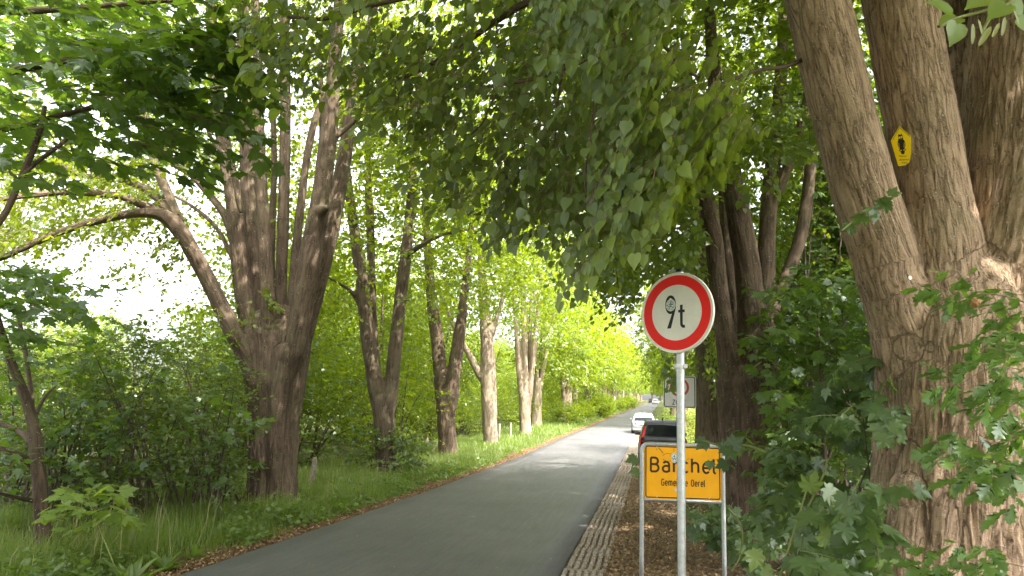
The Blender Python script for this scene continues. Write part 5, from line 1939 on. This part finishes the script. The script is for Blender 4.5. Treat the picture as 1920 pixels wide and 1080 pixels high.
plate = mb.build('plate', M['sign_white'], t, (ox, oy, zc))
plate.rotation_euler.z = ry
mb = MB()
disc(mb, 0, 0, .280, -.0036, 72, .2075)
o = mb.build('red_ring', M['sign_red'], plate)
mb = MB()
nine = [(-.066, .022), (-.070, .060)]
# figure 9: bowl and straight slanted leg
for q in ribbon(arc(-.048, .062, .0345, .060, 0, 360, 40), .021):
    mb.poly([(p[0], -.0040, p[1]) for p in q][::-1])
mb.poly([(-.0035, -.0044, .070), (-.0035, -.0044, .035), (-.045, -.0044, -.116), (-.078, -.0044, -.116), (-.030, -.0044, .010), (-.026, -.0044, .060)][::-1])
mb.build('digit', M['black'], plate)
mb = MB()
for q in ribbon([(.042, .055), (.042, -.082)] + arc(.064, -.085, .022, .022, 180, 275, 8) + [(.071, -.107)], .022):
    mb.poly([(p[0], -.0040, p[1]) for p in q][::-1])
for q in ribbon([(.016, .008), (.070, .008)], .020):
    mb.poly([(p[0], -.0044, p[1]) for p in q][::-1])
mb.build('letter', M['black'], plate)
mb = MB()
disc(mb, -.046, .058, .046, -.0052, 40, 0, .88)
stk = mb.build('sticker', M['sticker'], plate)
stk['label'] = 'round green and white sticker over the bowl of the nine'
mb = MB()
rr = np.random.default_rng(3)
for a in np.linspace(0, 2*np.pi, 22, endpoint=False):
    cx, cz = -.046 + .88*.037*math.cos(a), .058 + .037*math.sin(a)
    disc(mb, cx, cz, rr.uniform(.002, .0035), -.0055, 7)
disc(mb, -.046, .058, .030, -.0056, 36, .0275, .88)
for k in range(9):
    a = rr.uniform(0, 6.28)
    q = rr.uniform(.004, .02)
    c = np.array([-.046 + .8*q*math.cos(a), .058 + q*math.sin(a)])
    d = rr.normal(0, .011, 2)
    for r_ in ribbon([tuple(c - d), tuple(c + .3*d + rr.normal(0, .003, 2)), tuple(c + d)], .0045):
        mb.poly([(p[0], -.0057 - .0001*k, p[1]) for p in r_][::-1])
mb.build('sticker_print', M['sticker_green'], plate)
mb = MB()
zcl = at(1277, 687, Dp)[2] - z0 + .02
for zz in (zcl,):
    mb.tube([(0, 0, zz - .016), (0, 0, zz + .016)], [.034, .034], 20)
    bx_, by_ = ofs(.045, 0)
    mb.box((bx_*.9, by_*.9, zz), (.03, .03, .03), .004)
    mb.box((-bx_*.9, -by_*.9, zz), (.03, .03, .03), .004)
    cx_, cy_ = ofs(0, -.04)
    mb.box((cx_, cy_, zz), (.03, .03, .03), .004)
mb.build('clamp', M['alu'], t)

# ---- yellow place-name sign in its tube frame
Ds = 9.65
pl_, pr_ = at(1203, 1075, Ds), at(1358.5, 1078, Ds)
ctr = (pl_ + pr_)/2
wid = float(np.linalg.norm((pr_ - pl_)[:2]))
zg = float(ground_z(ctr[0], ctr[1])[0])
rz = math.atan2((pr_ - pl_)[1], (pr_ - pl_)[0])
zt = (at(1203, 833, Ds)[2] + at(1357, 836, Ds)[2])/2 - zg
zb = (at(1203, 937, Ds)[2] + at(1357, 940, Ds)[2])/2 - zg
t = thing('town_sign', 'yellow place-name sign in a galvanised tube frame, partly covered by maple leaves', 'town sign', (ctr[0], ctr[1], zg), rz)
hw, rt = wid/2, .029
mb = MB()
path = [(-hw, 0, -.35), (-hw, 0, .3), (-hw, 0, zt - .14)] + [(-hw + .09 - .09*math.cos(a), 0, zt - .09 + .09*math.sin(a)) for a in np.linspace(0, np.pi/2, 7)]
path += [(0, 0, zt)]
path += [(hw - .09 + .09*math.sin(a), 0, zt - .09 + .09*math.cos(a)) for a in np.linspace(0, np.pi/2, 7)] + [(hw, 0, zt - .14), (hw, 0, .3), (hw, 0, -.35)]
mb.tube(path, [rt]*len(path), 14)
mb.build('frame', M['zinc'], t, smooth=True)
mb = MB()
mb.tube([(-hw + rt*.8, 0, zb), (0, 0, zb), (hw - rt*.8, 0, zb)], [rt*.9]*3, 12)
mb.build('crossbar', M['zinc'], t, smooth=True)
pw = 143*Ds/FPX*.99
ph = 98*Ds/FPX*.985
pz = (at(1209, 836, Ds)[2] + at(1352, 842, Ds)[2] + at(1210, 931, Ds)[2] + at(1350, 936, Ds)[2])/4 - zg
pcx = 0.0
mb = MB()
mb.extrude_poly(rrect(pw, ph, .035), -.012, .012, lambda x, y_, z: (x, z - .0, y_))
pan = mb.build('panel', M['amber'], t, (pcx, -.010, pz))
mb = MB()
frame_band(mb, pw - .022, ph - .022, .032, .014, -.0132)
mb.build('border', M['brown_ink'], pan)
k_ = pw/570.0      # photo zoom units
capB = 100*k_
wB = text_width('Barchel', capB, .13)
sxB = (600 - 122)*k_/wB
letters('Barchel', (122 - 360)*k_, ph/2 - 192*k_, capB, 15.5*k_, -.0136, .13, sxB, M['brown_ink'], pan)
cap2 = 46*k_
w2 = text_width('Gemeinde Oerel', cap2, .13)
sx2 = (522 - 202)*k_/w2
letters('Gemeinde Oerel', (202 - 360)*k_, ph/2 - 291*k_, cap2, 7.0*k_, -.0136, .13, sx2, M['brown_ink'], pan)
mb = MB()
for st, w in ([[(180, 600), (198, 618), (214, 638)], 7], [[(162, 596), (166, 618)], 3], [[(294, 598), (294, 628)], 3], [arc(250, 672, 40, 22, 165, 60, 9), 4], [arc(250, 668, 42, 30, 200, 300, 9), 4], [[(380, 690), (395, 676), (408, 672)], 4]):
    for q in ribbon([((x - 360)*k_, ph/2 - (y_ - 580)*k_) for x, y_ in st], w*k_):
        mb.poly([(p[0], -.0141, p[1]) for p in q])
mb.build('scrawl', M['graffiti'], pan)
mb = MB()
disc(mb, (297 - 360)*k_, ph/2 - 88*k_, 37*k_, -.0146, 32, 0, .66)
s1 = mb.build('sticker', M['sticker'], pan)
mb = MB()
cx, cz, hh = (297 - 360)*k_, ph/2 - 88*k_, 29*k_
disc(mb, cx, cz, hh*1.1, -.0149, 28, hh*.98, .66)
for q in ribbon([(cx - hh*.5, cz + hh*.1), (cx - hh*.25, cz - hh*.55), (cx, cz + hh*.0), (cx + hh*.25, cz - hh*.55), (cx + hh*.5, cz + hh*.1)], hh*.17):
    mb.poly([(p[0], -.0150, p[1]) for p in q][::-1])
mb.poly([(cx, -.0149, cz + hh*.75), (cx + hh*.3, -.0149, cz + hh*.3), (cx, -.0149, cz + hh*.16), (cx - hh*.3, -.0149, cz + hh*.3)])
mb.build('sticker_print', M['sticker_green'], s1)
mb = MB()
q = [(300, 890), (330, 893), (328, 905), (322, 918), (312, 910), (298, 915)]
mb.poly([((x - 360)*k_, -.0146, ph/2 - (y_ - 580)*k_) for x, y_ in q])
s2 = mb.build('sticker', M['sticker'], pan)
s2['label'] = 'torn white sticker remnant'
mb = MB()
for x in (-.34*pw, .34*pw):
    for z in (ph/2 - .025, -ph/2 + .025):
        mb.tube([(x, -.0135, z), (x, -.0165, z), (x, -.018, z)], [.009, .009, .005], 10)
mb.build('rivet', M['zinc'], pan)
pan.children[-1]['kind'] = 'stuff'
mb = MB()
for x in (-hw, hw):
    for z in (pz + ph*.3, pz - ph*.3):
        sgn = 1 if x < 0 else -1
        mb.box((x + sgn*.035, .006, z), (.08, .02, .035), .003)
mb.build('bracket', M['zinc'], t)

# ---- zone sign farther on
Dz = 13.8
pz0 = at(1277, 900, Dz)
zg = float(ground_z(pz0[0], pz0[1])[0])
t = thing('traffic_sign', 'square white zone sign with a faded red ring, behind the tall pole', 'road sign', (pz0[0], pz0[1], zg))
cz_ = at(1274, 735, Dz)[2] - zg
s_ = 60.5*Dz/FPX
mb = MB()
mb.tube([(0, 0, -.3), (0, 0, 1), (0, 0, cz_ + s_*.55)], [.03]*3, 16)
mb.build('pole', M['zinc'], t)
rz = math.atan2(-pz0[0], pz0[1])
mb = MB()
mb.extrude_poly(rrect(s_, s_, .045), -.012, .006, lambda x, y_, z: (x, z, y_))
zp = mb.build('plate', M['sign_grey'], t, (-.02, -.05, cz_))
zp.rotation_euler.z = rz
mb = MB()
frame_band(mb, s_ - .03, s_ - .03, .04, .016, -.0124)
mb.build('border', M['black'], zp)
mb = MB()
disc(mb, 0, .085, .175, -.0124, 56, .135)
mb.build('red_ring', M['sign_red_faded'], zp)
letters('30', -.092, .015, .14, .026, -.0126, .18, 1.0, M['black'], zp)
hz = .082
wz_ = text_width('ZONE', hz, .16)
letters('ZONE', -wz_/2 - .01, -.235, hz, .013, -.0126, .16, 1.0, M['black'], zp)
mb = MB()
for dz in (-.2, .2):
    mb.box((0, -.025, cz_ + dz), (.09, .03, .03), .004)
    mb.tube([(0, 0, cz_ + dz - .015), (0, 0, cz_ + dz + .015)], [.035]*2, 14)
mb.build('clamp', M['alu'], t)

# ---- owl plaque of the natural monument, screwed to the bark
hp, hn = on_trunk(1692, 276)
vd = norm(ray(1692, 276))
nz_ = norm(-vd + .45*hn)
ey = norm(_u - nz_*(_u @ nz_))
ex = np.cross(ey, nz_)
hp = hp - vd*.030
px_m = float((hp - EYE) @ _f)/FPX
o = bpy.data.objects.new('nature_plaque', None)
t = thing('nature_plaque', 'yellow five-sided plaque with a black owl on the linden bark', 'plaque', hp)
mw = Matrix(((ex[0], -nz_[0], ey[0]), (ex[1], -nz_[1], ey[1]), (ex[2], -nz_[2], ey[2])))
t.rotation_euler = mw.to_euler()
bpy.data.objects.remove(o)
u_ = px_m/9.817          # zoom units -> metres; centre of the plaque at (500, 560) in those units


def pq(x, y_):
    d = ray(1640 + x*120/1178, 220 + y_*110/1080)
    q = EYE + d*(((hp - EYE) @ nz_)/(d @ nz_)) - hp
    return (float(q @ ex), float(q @ ey))


out5 = [pq(455, 165), pq(665, 350), pq(675, 868), pq(435, 902), pq(297, 430)]
mb = MB()
mb.extrude_poly(out5, -.002, .002, lambda x, y_, z: (x, z, y_))
pl = mb.build('panel', M['plaque'], t)
mb = MB()
for q in ribbon([pq(330, 425), pq(457, 190), pq(650, 355)], 7*u_):
    mb.poly([(p[0], -.0026, p[1]) for p in q])
mb.build('border', M['black'], pl)
mb = MB()
owl = [(437, 300), (447, 322), (470, 318), (488, 316), (497, 296), (506, 325), (522, 345), (526, 380), (522, 400), (548, 425), (566, 470), (568, 520), (556, 575), (548, 590), (585, 588), (583, 602), (556, 608), (556, 640), (545, 676), (500, 678), (480, 640), (470, 622), (445, 625), (443, 612), (462, 605), (440, 550), (425, 510), (424, 465), (434, 420), (438, 395), (430, 365), (434, 335)]
mb.poly([(pq(*p)[0], -.0025, pq(*p)[1]) for p in owl][::-1])
mb.build('owl', M['black'], pl)
mb = MB()
for cx, cy in ((456, 374), (497, 362)):
    c = pq(cx, cy)
    disc(mb, c[0], c[1], 20*u_, -.0030, 18, 8*u_, .8)
c = pq(484, 402)
mb.poly([(c[0] - 6*u_, -.0030, c[1] + 8*u_), (c[0] + 6*u_, -.0030, c[1] + 8*u_), (c[0], -.0030, c[1] - 8*u_)])
for a, b in (((445, 470), (460, 585)), ((548, 460), (545, 560))):
    for q in ribbon([pq(*a), pq((a[0] + b[0])/2 - 3, (a[1] + b[1])/2), pq(*b)], 7*u_):
        mb.poly([(p[0], -.0030, p[1]) for p in q])
for cx, cy in ((486, 608), (542, 600)):
    c = pq(cx, cy)
    disc(mb, c[0], c[1], 11*u_, -.0031, 12)
mb.build('owl_markings', M['plaque'], pl)['kind'] = 'stuff'
for s, (cx, cy), hgt in (('Natur-', (525, 712), 40), ('denkmal', (543, 778), 40), ('Allee', (548, 832), 38)):
    fc = bpy.data.curves.new('lettering', 'FONT')
    fc.body = s
    fc.size = hgt*1.25*u_
    fc.align_x = 'CENTER'
    fo = bpy.data.objects.new('tmp', fc)
    COL.objects.link(fo)
    dg = bpy.context.evaluated_depsgraph_get()
    fm = bpy.data.meshes.new_from_object(fo.evaluated_get(dg))
    bpy.data.objects.remove(fo)
    for v in fm.vertices:
        v.co = (v.co.x, -.0026, v.co.y)
    fm.materials.clear()
    fm.materials.append(M['black'])
    c = pq(cx, cy)
    lo = link('lettering', fm, pl, (c[0], 0, c[1] - hgt*.4*u_))
    lo.rotation_euler.y = math.radians(4)
mb = MB()
for c in (pq(462, 225), pq(545, 868)):
    mb.tube([(c[0], -.002, c[1]), (c[0], -.005, c[1]), (c[0], -.006, c[1])], [.0035, .0035, .002], 8)
mb.build('screw', M['zinc'], pl)

# small round tag nailed to the bark
hp, hn = on_trunk(1706, 521)
t = thing('tree_tag', 'tiny round metal tag nailed to the bark of the great linden', 'tag', hp + hn*.004)
mq = Vector(hn).to_track_quat('-Y', 'Z')
t.rotation_euler = mq.to_euler()
mb = MB()
mb.extrude_poly([(.018*math.cos(a)*.75, .018*math.sin(a)) for a in np.linspace(0, 6.283, 20, endpoint=False)], -.0015, .0015, lambda x, y_, z: (x, z, y_))
mb.build('disc', plain('tag_metal', (.70, .68, .62), .4, .3), t)
mb = MB()
mb.tube([(0, 0, .004), (0, -.006, .004), (0, -.007, .004)], [.003, .003, .001], 8)
mb.build('nail', M['zinc'], t)

# ================================================================== CARS
M['paint_black'] = plain('black_car_paint', (.005, .005, .006), .4, spec=.22)
M['paint_silver'] = plain('silver_car_paint', (.30, .31, .32), .35, .3, coat=.3)
M['paint_white'] = plain('white_car_paint', (.78, .78, .78), .25, coat=1.0)
M['glass'] = plain('car_glass', (.008, .010, .012), .12, spec=.25)
M['tyre'] = plain('tyre', (.022, .022, .022), .85)
M['rim'] = plain('alloy_rim', (.45, .45, .46), .35, .8)
M['plastic'] = plain('dark_plastic', (.03, .03, .032), .6)
M['tail'] = plain('tail_light', (.38, .012, .016), .2, coat=.5)
M['plate'] = plain('number_plate', (.75, .75, .72), .4)
M['paper'] = plain('window_reflection_card', (.45, .55, .30), .5)


def car(loc, label, paint, L, W, H, suv, roofmat=None, rz=0.0, group=None, text=False):
    """rear at y=0, nose at y=L"""
    t = thing('parked_car', label, 'car', loc, rz, group)
    hw = W/2
    belt = H*.60
    # stations along the car: y, belt height, roof height (== belt where there is no cabin), half widths
    if suv:
        st = [(.00, .50*H, .50*H, .80), (.04, .62*H, .62*H, .93), (.14, belt + .03, belt + .04, .97), (.32, belt + .01, H*.90, .985), (.62, belt, H*.985, 1.0),
              (1.3, belt - .01, H, 1.0), (2.2, belt - .03, H*.985, 1.0), (2.75, belt - .05, H*.90, 1.0), (3.35, belt - .06, belt - .05, .99), (L - .55, belt - .11, belt - .10, .97), (L - .15, belt - .25, belt - .24, .90), (L, .42*H, .42*H, .78)]
    else:
        st = [(.00, .45*H, .45*H, .80), (.05, .58*H, .58*H, .92), (.18, belt + .02, belt + .03, .96), (.55, belt + .02, H*.80, .98), (.95, belt + .01, H*.965, 1.0),
              (1.5, belt, H, 1.0), (2.2, belt - .02, H*.985, 1.0), (2.8, belt - .05, H*.86, 1.0), (3.35, belt - .08, belt - .07, .99), (L - .6, belt - .13, belt - .12, .96), (L - .15, belt - .24, belt - .23, .88), (L, .40*H, .40*H, .76)]
    prof = []
    for y, zb, zr, f in st:
        w = hw*f
        zs = .20 if .1 < y < L - .1 else .30
        p = [(w*.90, zs), (w*.985, zs + .10), (w, zs + .32), (w*.985, zb - .06), (w*.955, zb)]
        k = max(0.0, min(1.0, (zr - zb)/(H - belt)))
        wr = w*(.955 - .22*k)
        p += [(w*.955 - (w*.955 - wr)*.5, zb + (zr - zb)*.5), (wr + .0, zb + (zr - zb)*.93), (wr*.86, zr), (0, zr + .015)]
        prof.append((y, p))
    bm = bmesh.new()
    rings = []
    for y, p in prof:
        full = p + [(-a, b) for a, b in p[-2::-1]]
        rings.append([bm.verts.new((a, y, b)) for a, b in full])
    n = len(rings[0])
    for a, b in zip(rings[:-1], rings[1:]):
        for i in range(n - 1):
            bm.faces.new((a[i], a[i+1], b[i+1], b[i]))
        bm.faces.new((a[n-1], a[0], b[0], b[n-1]))
    bm.faces.new(rings[0])
    bm.faces.new(rings[-1][::-1])
    bmesh.ops.recalc_face_normals(bm, faces=bm.faces[:])
    me = bpy.data.meshes.new('body')
    bm.to_mesh(me)
    bm.free()
    me.polygons.foreach_set('use_smooth', np.ones(len(me.polygons), dtype=bool))
    me.materials.append(paint)
    body = link('body', me, t)
    if roofmat:
        mb = MB()
        for (y0, p0), (y1, p1) in zip(prof[3:7], prof[4:8]):
            for i, j in ((6, 7), (7, 8)):
                for s in (1, -1):
                    q = [(s*p0[i][0], y0, p0[i][1] + .006), (s*p0[j][0], y0, p0[j][1] + .006), (s*p1[j][0], y1, p1[j][1] + .006), (s*p1[i][0], y1, p1[i][1] + .006)]
                    mb.poly(q if s > 0 else q[::-1])
        mb.build('roof', roofmat, t)
    # glass: rear window between the belt and roof stations, side windows, windscreen, all a little proud
    def lerp(i, k0, j, k1, u, v):
        return None
    mb = MB()
    (ya, pa_), (yb, pb_) = prof[2], prof[4] if suv else prof[4]
    mid_y, mid_p = prof[3]
    zb0, zt0 = pa_[8][1], pb_[8][1]
    e = .02
    xs = (-1, -.5, 0, .5, 1)
    for x0, x1 in zip(xs[:-1], xs[1:]):
        def row(y, p, fr):
            w = p[6][0]*fr
            return lambda s: (s*w, y - e*.6, p[8][1] + e - .03*s*s)
        r0 = lambda s: (s*pa_[6][0]*.84, ya + .02 - e + .02*s*s, zb0 + .03 + e)
        r1 = lambda s: (s*mid_p[6][0]*.84, mid_y - e - .02, mid_p[8][1] - .02 + e - .03*s*s)
        mb.poly([r0(x0), r0(x1), r1(x1), r1(x0)])
    rw = mb.build('rear_window', M['glass'], t)
    mb = MB()
    for s in (1, -1):
        for (y0, p0), (y1, p1) in zip(prof[4:7], prof[5:8]):
            q = []
            for (yy, p, k) in ((y0 + .03, p0, 0), (y1 - .03, p1, 0)):
                q.append((s*(p[4][0] + .006), yy, p[4][1] + .02))
            for (yy, p) in ((y1 - .03, p1), (y0 + .03, p0)):
                q.append((s*(p[6][0] + .012), yy, p[6][1] - .01))
            mb.poly(q)
    mb.build('side_window', M['glass'], t)
    mb = MB()
    (y0, p0), (y1, p1) = prof[8], prof[7]
    q = [(-p0[6][0]*.9, y0 + .02, p0[8][1] + .03), (p0[6][0]*.9, y0 + .02, p0[8][1] + .03), (p1[6][0]*.9, y1 + .03, p1[8][1] + .012), (-p1[6][0]*.9, y1 + .03, p1[8][1] + .012)]
    mb.poly(q)
    mb.build('windscreen', M['glass'], t)
    # tail lights: tall and hooked on the SUV, blocks on the saloon
    for s in (1, -1):
        mb = MB()
        if suv:
            pts = [(.98*hw, .10, belt*.74), (.66*hw, .005, belt*.74), (.66*hw, .0, belt*.86), (.86*hw, .03, belt*.88), (.80*hw, .13, belt + .10), (.72*hw, .27, H*.86), (.78*hw, .30, H*.87), (.90*hw, .18, belt + .10), (.995*hw, .14, belt*.90)]
        else:
            pts = [(.99*hw, .16, belt*.74), (.62*hw, .0, belt*.74), (.62*hw, .005, belt*.95), (.97*hw, .13, belt*.97)]
        vsf = [(s*x, y - .025, z) for x, y, z in pts]
        vsb = [(s*x*.97, y + .08, z) for x, y, z in pts]
        mb.poly(vsf if s < 0 else vsf[::-1])
        for i in range(len(vsf)):
            j = (i + 1) % len(vsf)
            mb.poly([vsf[i], vsf[j], vsb[j], vsb[i]])
        mb.build('tail_light', M['tail'], t)
    mb = MB()
    mb.box((0, .02, .36), (W*.88, .14, .22), .05)
    bp = mb.build('rear_bumper', M['plastic'] if suv else paint, t)
    mb = MB()
    mb.box((0, -.035 if not suv else -.012, .62*H*.80 if suv else .50*H), (.52, .012, .11), .004)
    mb.build('number_plate', M['plate'], t)
    for s in (1, -1):
        mb = MB()
        mb.box((s*(hw + .09), 2.72, belt + .09), (.20, .12, .15), .045)
        mb.box((s*(hw - .01), 2.74, belt + .03), (.12, .05, .05), .01)
        mb.build('mirror', M['plastic'] if suv else paint, t)
    r = .345 if suv else .31
    for y in (.85, L - .88):
        for s in (1, -1):
            wh = link('wheel', None, t, (s*(hw - .11), y, r))
            mb = MB()
            mb.tube([(-.11, 0, 0), (-.10, 0, 0), (.10, 0, 0), (.11, 0, 0)], [r*.93, r, r, r*.93], 22)
            mb.build('tyre', M['tyre'], wh)
            mb = MB()
            mb.tube([(s*.105, 0, 0), (s*.116, 0, 0), (s*.118, 0, 0)], [r*.64, r*.64, r*.2], 18)
            mb.build('rim', M['rim'], wh)
    if text:
        mb = MB()
        wv = text_width('VOLVO', .07, .9)
        write(mb, 'VOLVO', -wv/2, belt*.80, .07, .014, -.012, .9)
        o = mb.build('lettering', M['rim'], t)
        mb = MB()
        mb.tube([(0, .75, H + .02), (0, .68, H + .09), (0, .60, H + .10)], [.03, .02, .006], 8)
        mb.build('aerial', paint, t)
        mb = MB()
        mb.poly([(-.30, .12, H*.70), (.25, .12, H*.70), (.25, .20, H*.80), (-.30, .20, H*.80)])
    else:
        mb = MB()
        mb.tube([(0, .98, H + .0), (0, .9, H + .08), (0, .84, H + .09)], [.025, .015, .005], 8)
        mb.build('aerial', paint, t)
    return t


def pitch(y):
    return math.atan(.033*(min(max(y, 5), 45) - 5)/40)


# black SUV, its rear at the lens side
bl, brr = at(1200, 830, 28.5), at(1288, 830, 28.5)
c = (bl + brr)/2
o = car((c[0], c[1], float(gz(c[1])) + .04), 'black car with tall red tail lights parked just above the yellow town sign', M['paint_black'], 4.4, 1.83, 1.70, True, None, rz=.03, text=True)
o.rotation_euler.x = pitch(c[1])
bl, brr = at(1185, 813, 53), at(1250, 813, 53)
c = (bl*.67 + brr*.33)
o = car((c[0], c[1], float(gz(c[1])) + .01), 'silver car with red tail lights on the road beyond the black car', M['paint_silver'], 4.3, 1.74, 1.47, False)
o.rotation_euler.x = pitch(c[1])
for k, (y, dx, lab, pm) in enumerate([(232, -.9, 'tiny white car far down the road under the trees', M['paint_white']), (262, -2.6, 'tiny dark car at the far end of the road', M['paint_black'])]):
    x = ROAD_R + float(bend(y)) + dx
    o = car((x, y, float(gz(y)) + .03), lab, pm, 4.4, 1.8, 1.6, k == 0, rz=math.pi if k else 0)
    o.rotation_euler.x = pitch(y)*(1 if not k else -1)

# ================================================================== WHICH ONE IS WHICH: labels of the repeated trees and bushes
ORD = 'nearest second third fourth fifth sixth seventh eighth ninth tenth eleventh twelfth thirteenth fourteenth fifteenth sixteenth'.split()
GAPS = [(-400, 90, 'at the left picture edge'), (90, 450, 'left of the huge many-stemmed linden'), (450, 590, 'hidden behind the huge many-stemmed linden'), (590, 722, 'between the huge linden and the dark forked one'),
        (722, 840, 'between the dark forked linden and the V-shaped one'), (840, 918, 'between the V-shaped twin trunk and the low-limbed linden'), (918, 985, 'between the low-limbed linden and the pale bundle'), (985, 2400, 'past the bundle of pale stems')]


def tell_apart(group, noun, gaps, fmt):
    obs = [o for o in bpy.data.objects if o.parent is None and o.get('group') == group]
    by = {}
    for o in obs:
        px, py, d = proj(np.array(o.location) + np.array([0, 0, 1.0]))
        if d < 0 or px < -260:
            for ch in list(o.children):
                bpy.data.objects.remove(ch)
            bpy.data.objects.remove(o)
            continue
        g_ = [t_ for a_, b_, t_ in gaps if a_ <= px < b_]
        nn = noun(o)
        by.setdefault((nn, g_[0]), []).append((float(d), o))
    for (nn, gap), l in by.items():
        l.sort(key=lambda q: q[0])
        for k, (d, o) in enumerate(l):
            o['label'] = fmt.format(ord=ORD[k], noun=nn, gap=gap) if k < len(ORD) else fmt.format(ord='distant', noun=nn, gap=gap)


tell_apart(GB, lambda o: ' '.join(o['label'].split(' bush')[0].split()) + ' bush', GAPS, '{ord} {noun} back {gap}')
tell_apart(GW, lambda o: 'woodland tree', GAPS, '{ord} {noun} back {gap}')
tell_apart(GL, lambda o: 'sunlit linden', [(-999, 3000, 'past the bundle of pale stems')], '{ord} {noun} of the left row {gap}')
tell_apart(GS, lambda o: 'low yellow-green bush', [(-999, 3000, 'under the far left row of trunks')], '{ord} {noun} {gap}')
tell_apart(GR, lambda o: 'linden', [(-999, 3000, 'of the right row beyond the zone sign')], '{ord} {noun} {gap}')
tell_apart('trees of the dark wood on the right', lambda o: 'tree', [(-999, 1500, 'in the dark wood left of the great linden'), (1500, 1700, 'in the dark wood beside the great linden'), (1700, 4000, 'in the dark wood hidden by the great linden')], '{ord} {noun} {gap}')
tell_apart('trees behind the sunny garden on the right', lambda o: 'garden tree', [(-999, 4000, 'behind the sunny lawn on the right')], '{ord} {noun} {gap}')
tell_apart('trees across the meadow on the left', lambda o: 'tree', [(-999, 450, 'across the meadow left of the huge linden'), (450, 590, 'across the meadow behind the huge linden'), (590, 3000, 'across the meadow right of the huge linden')], '{ord} {noun} {gap}')
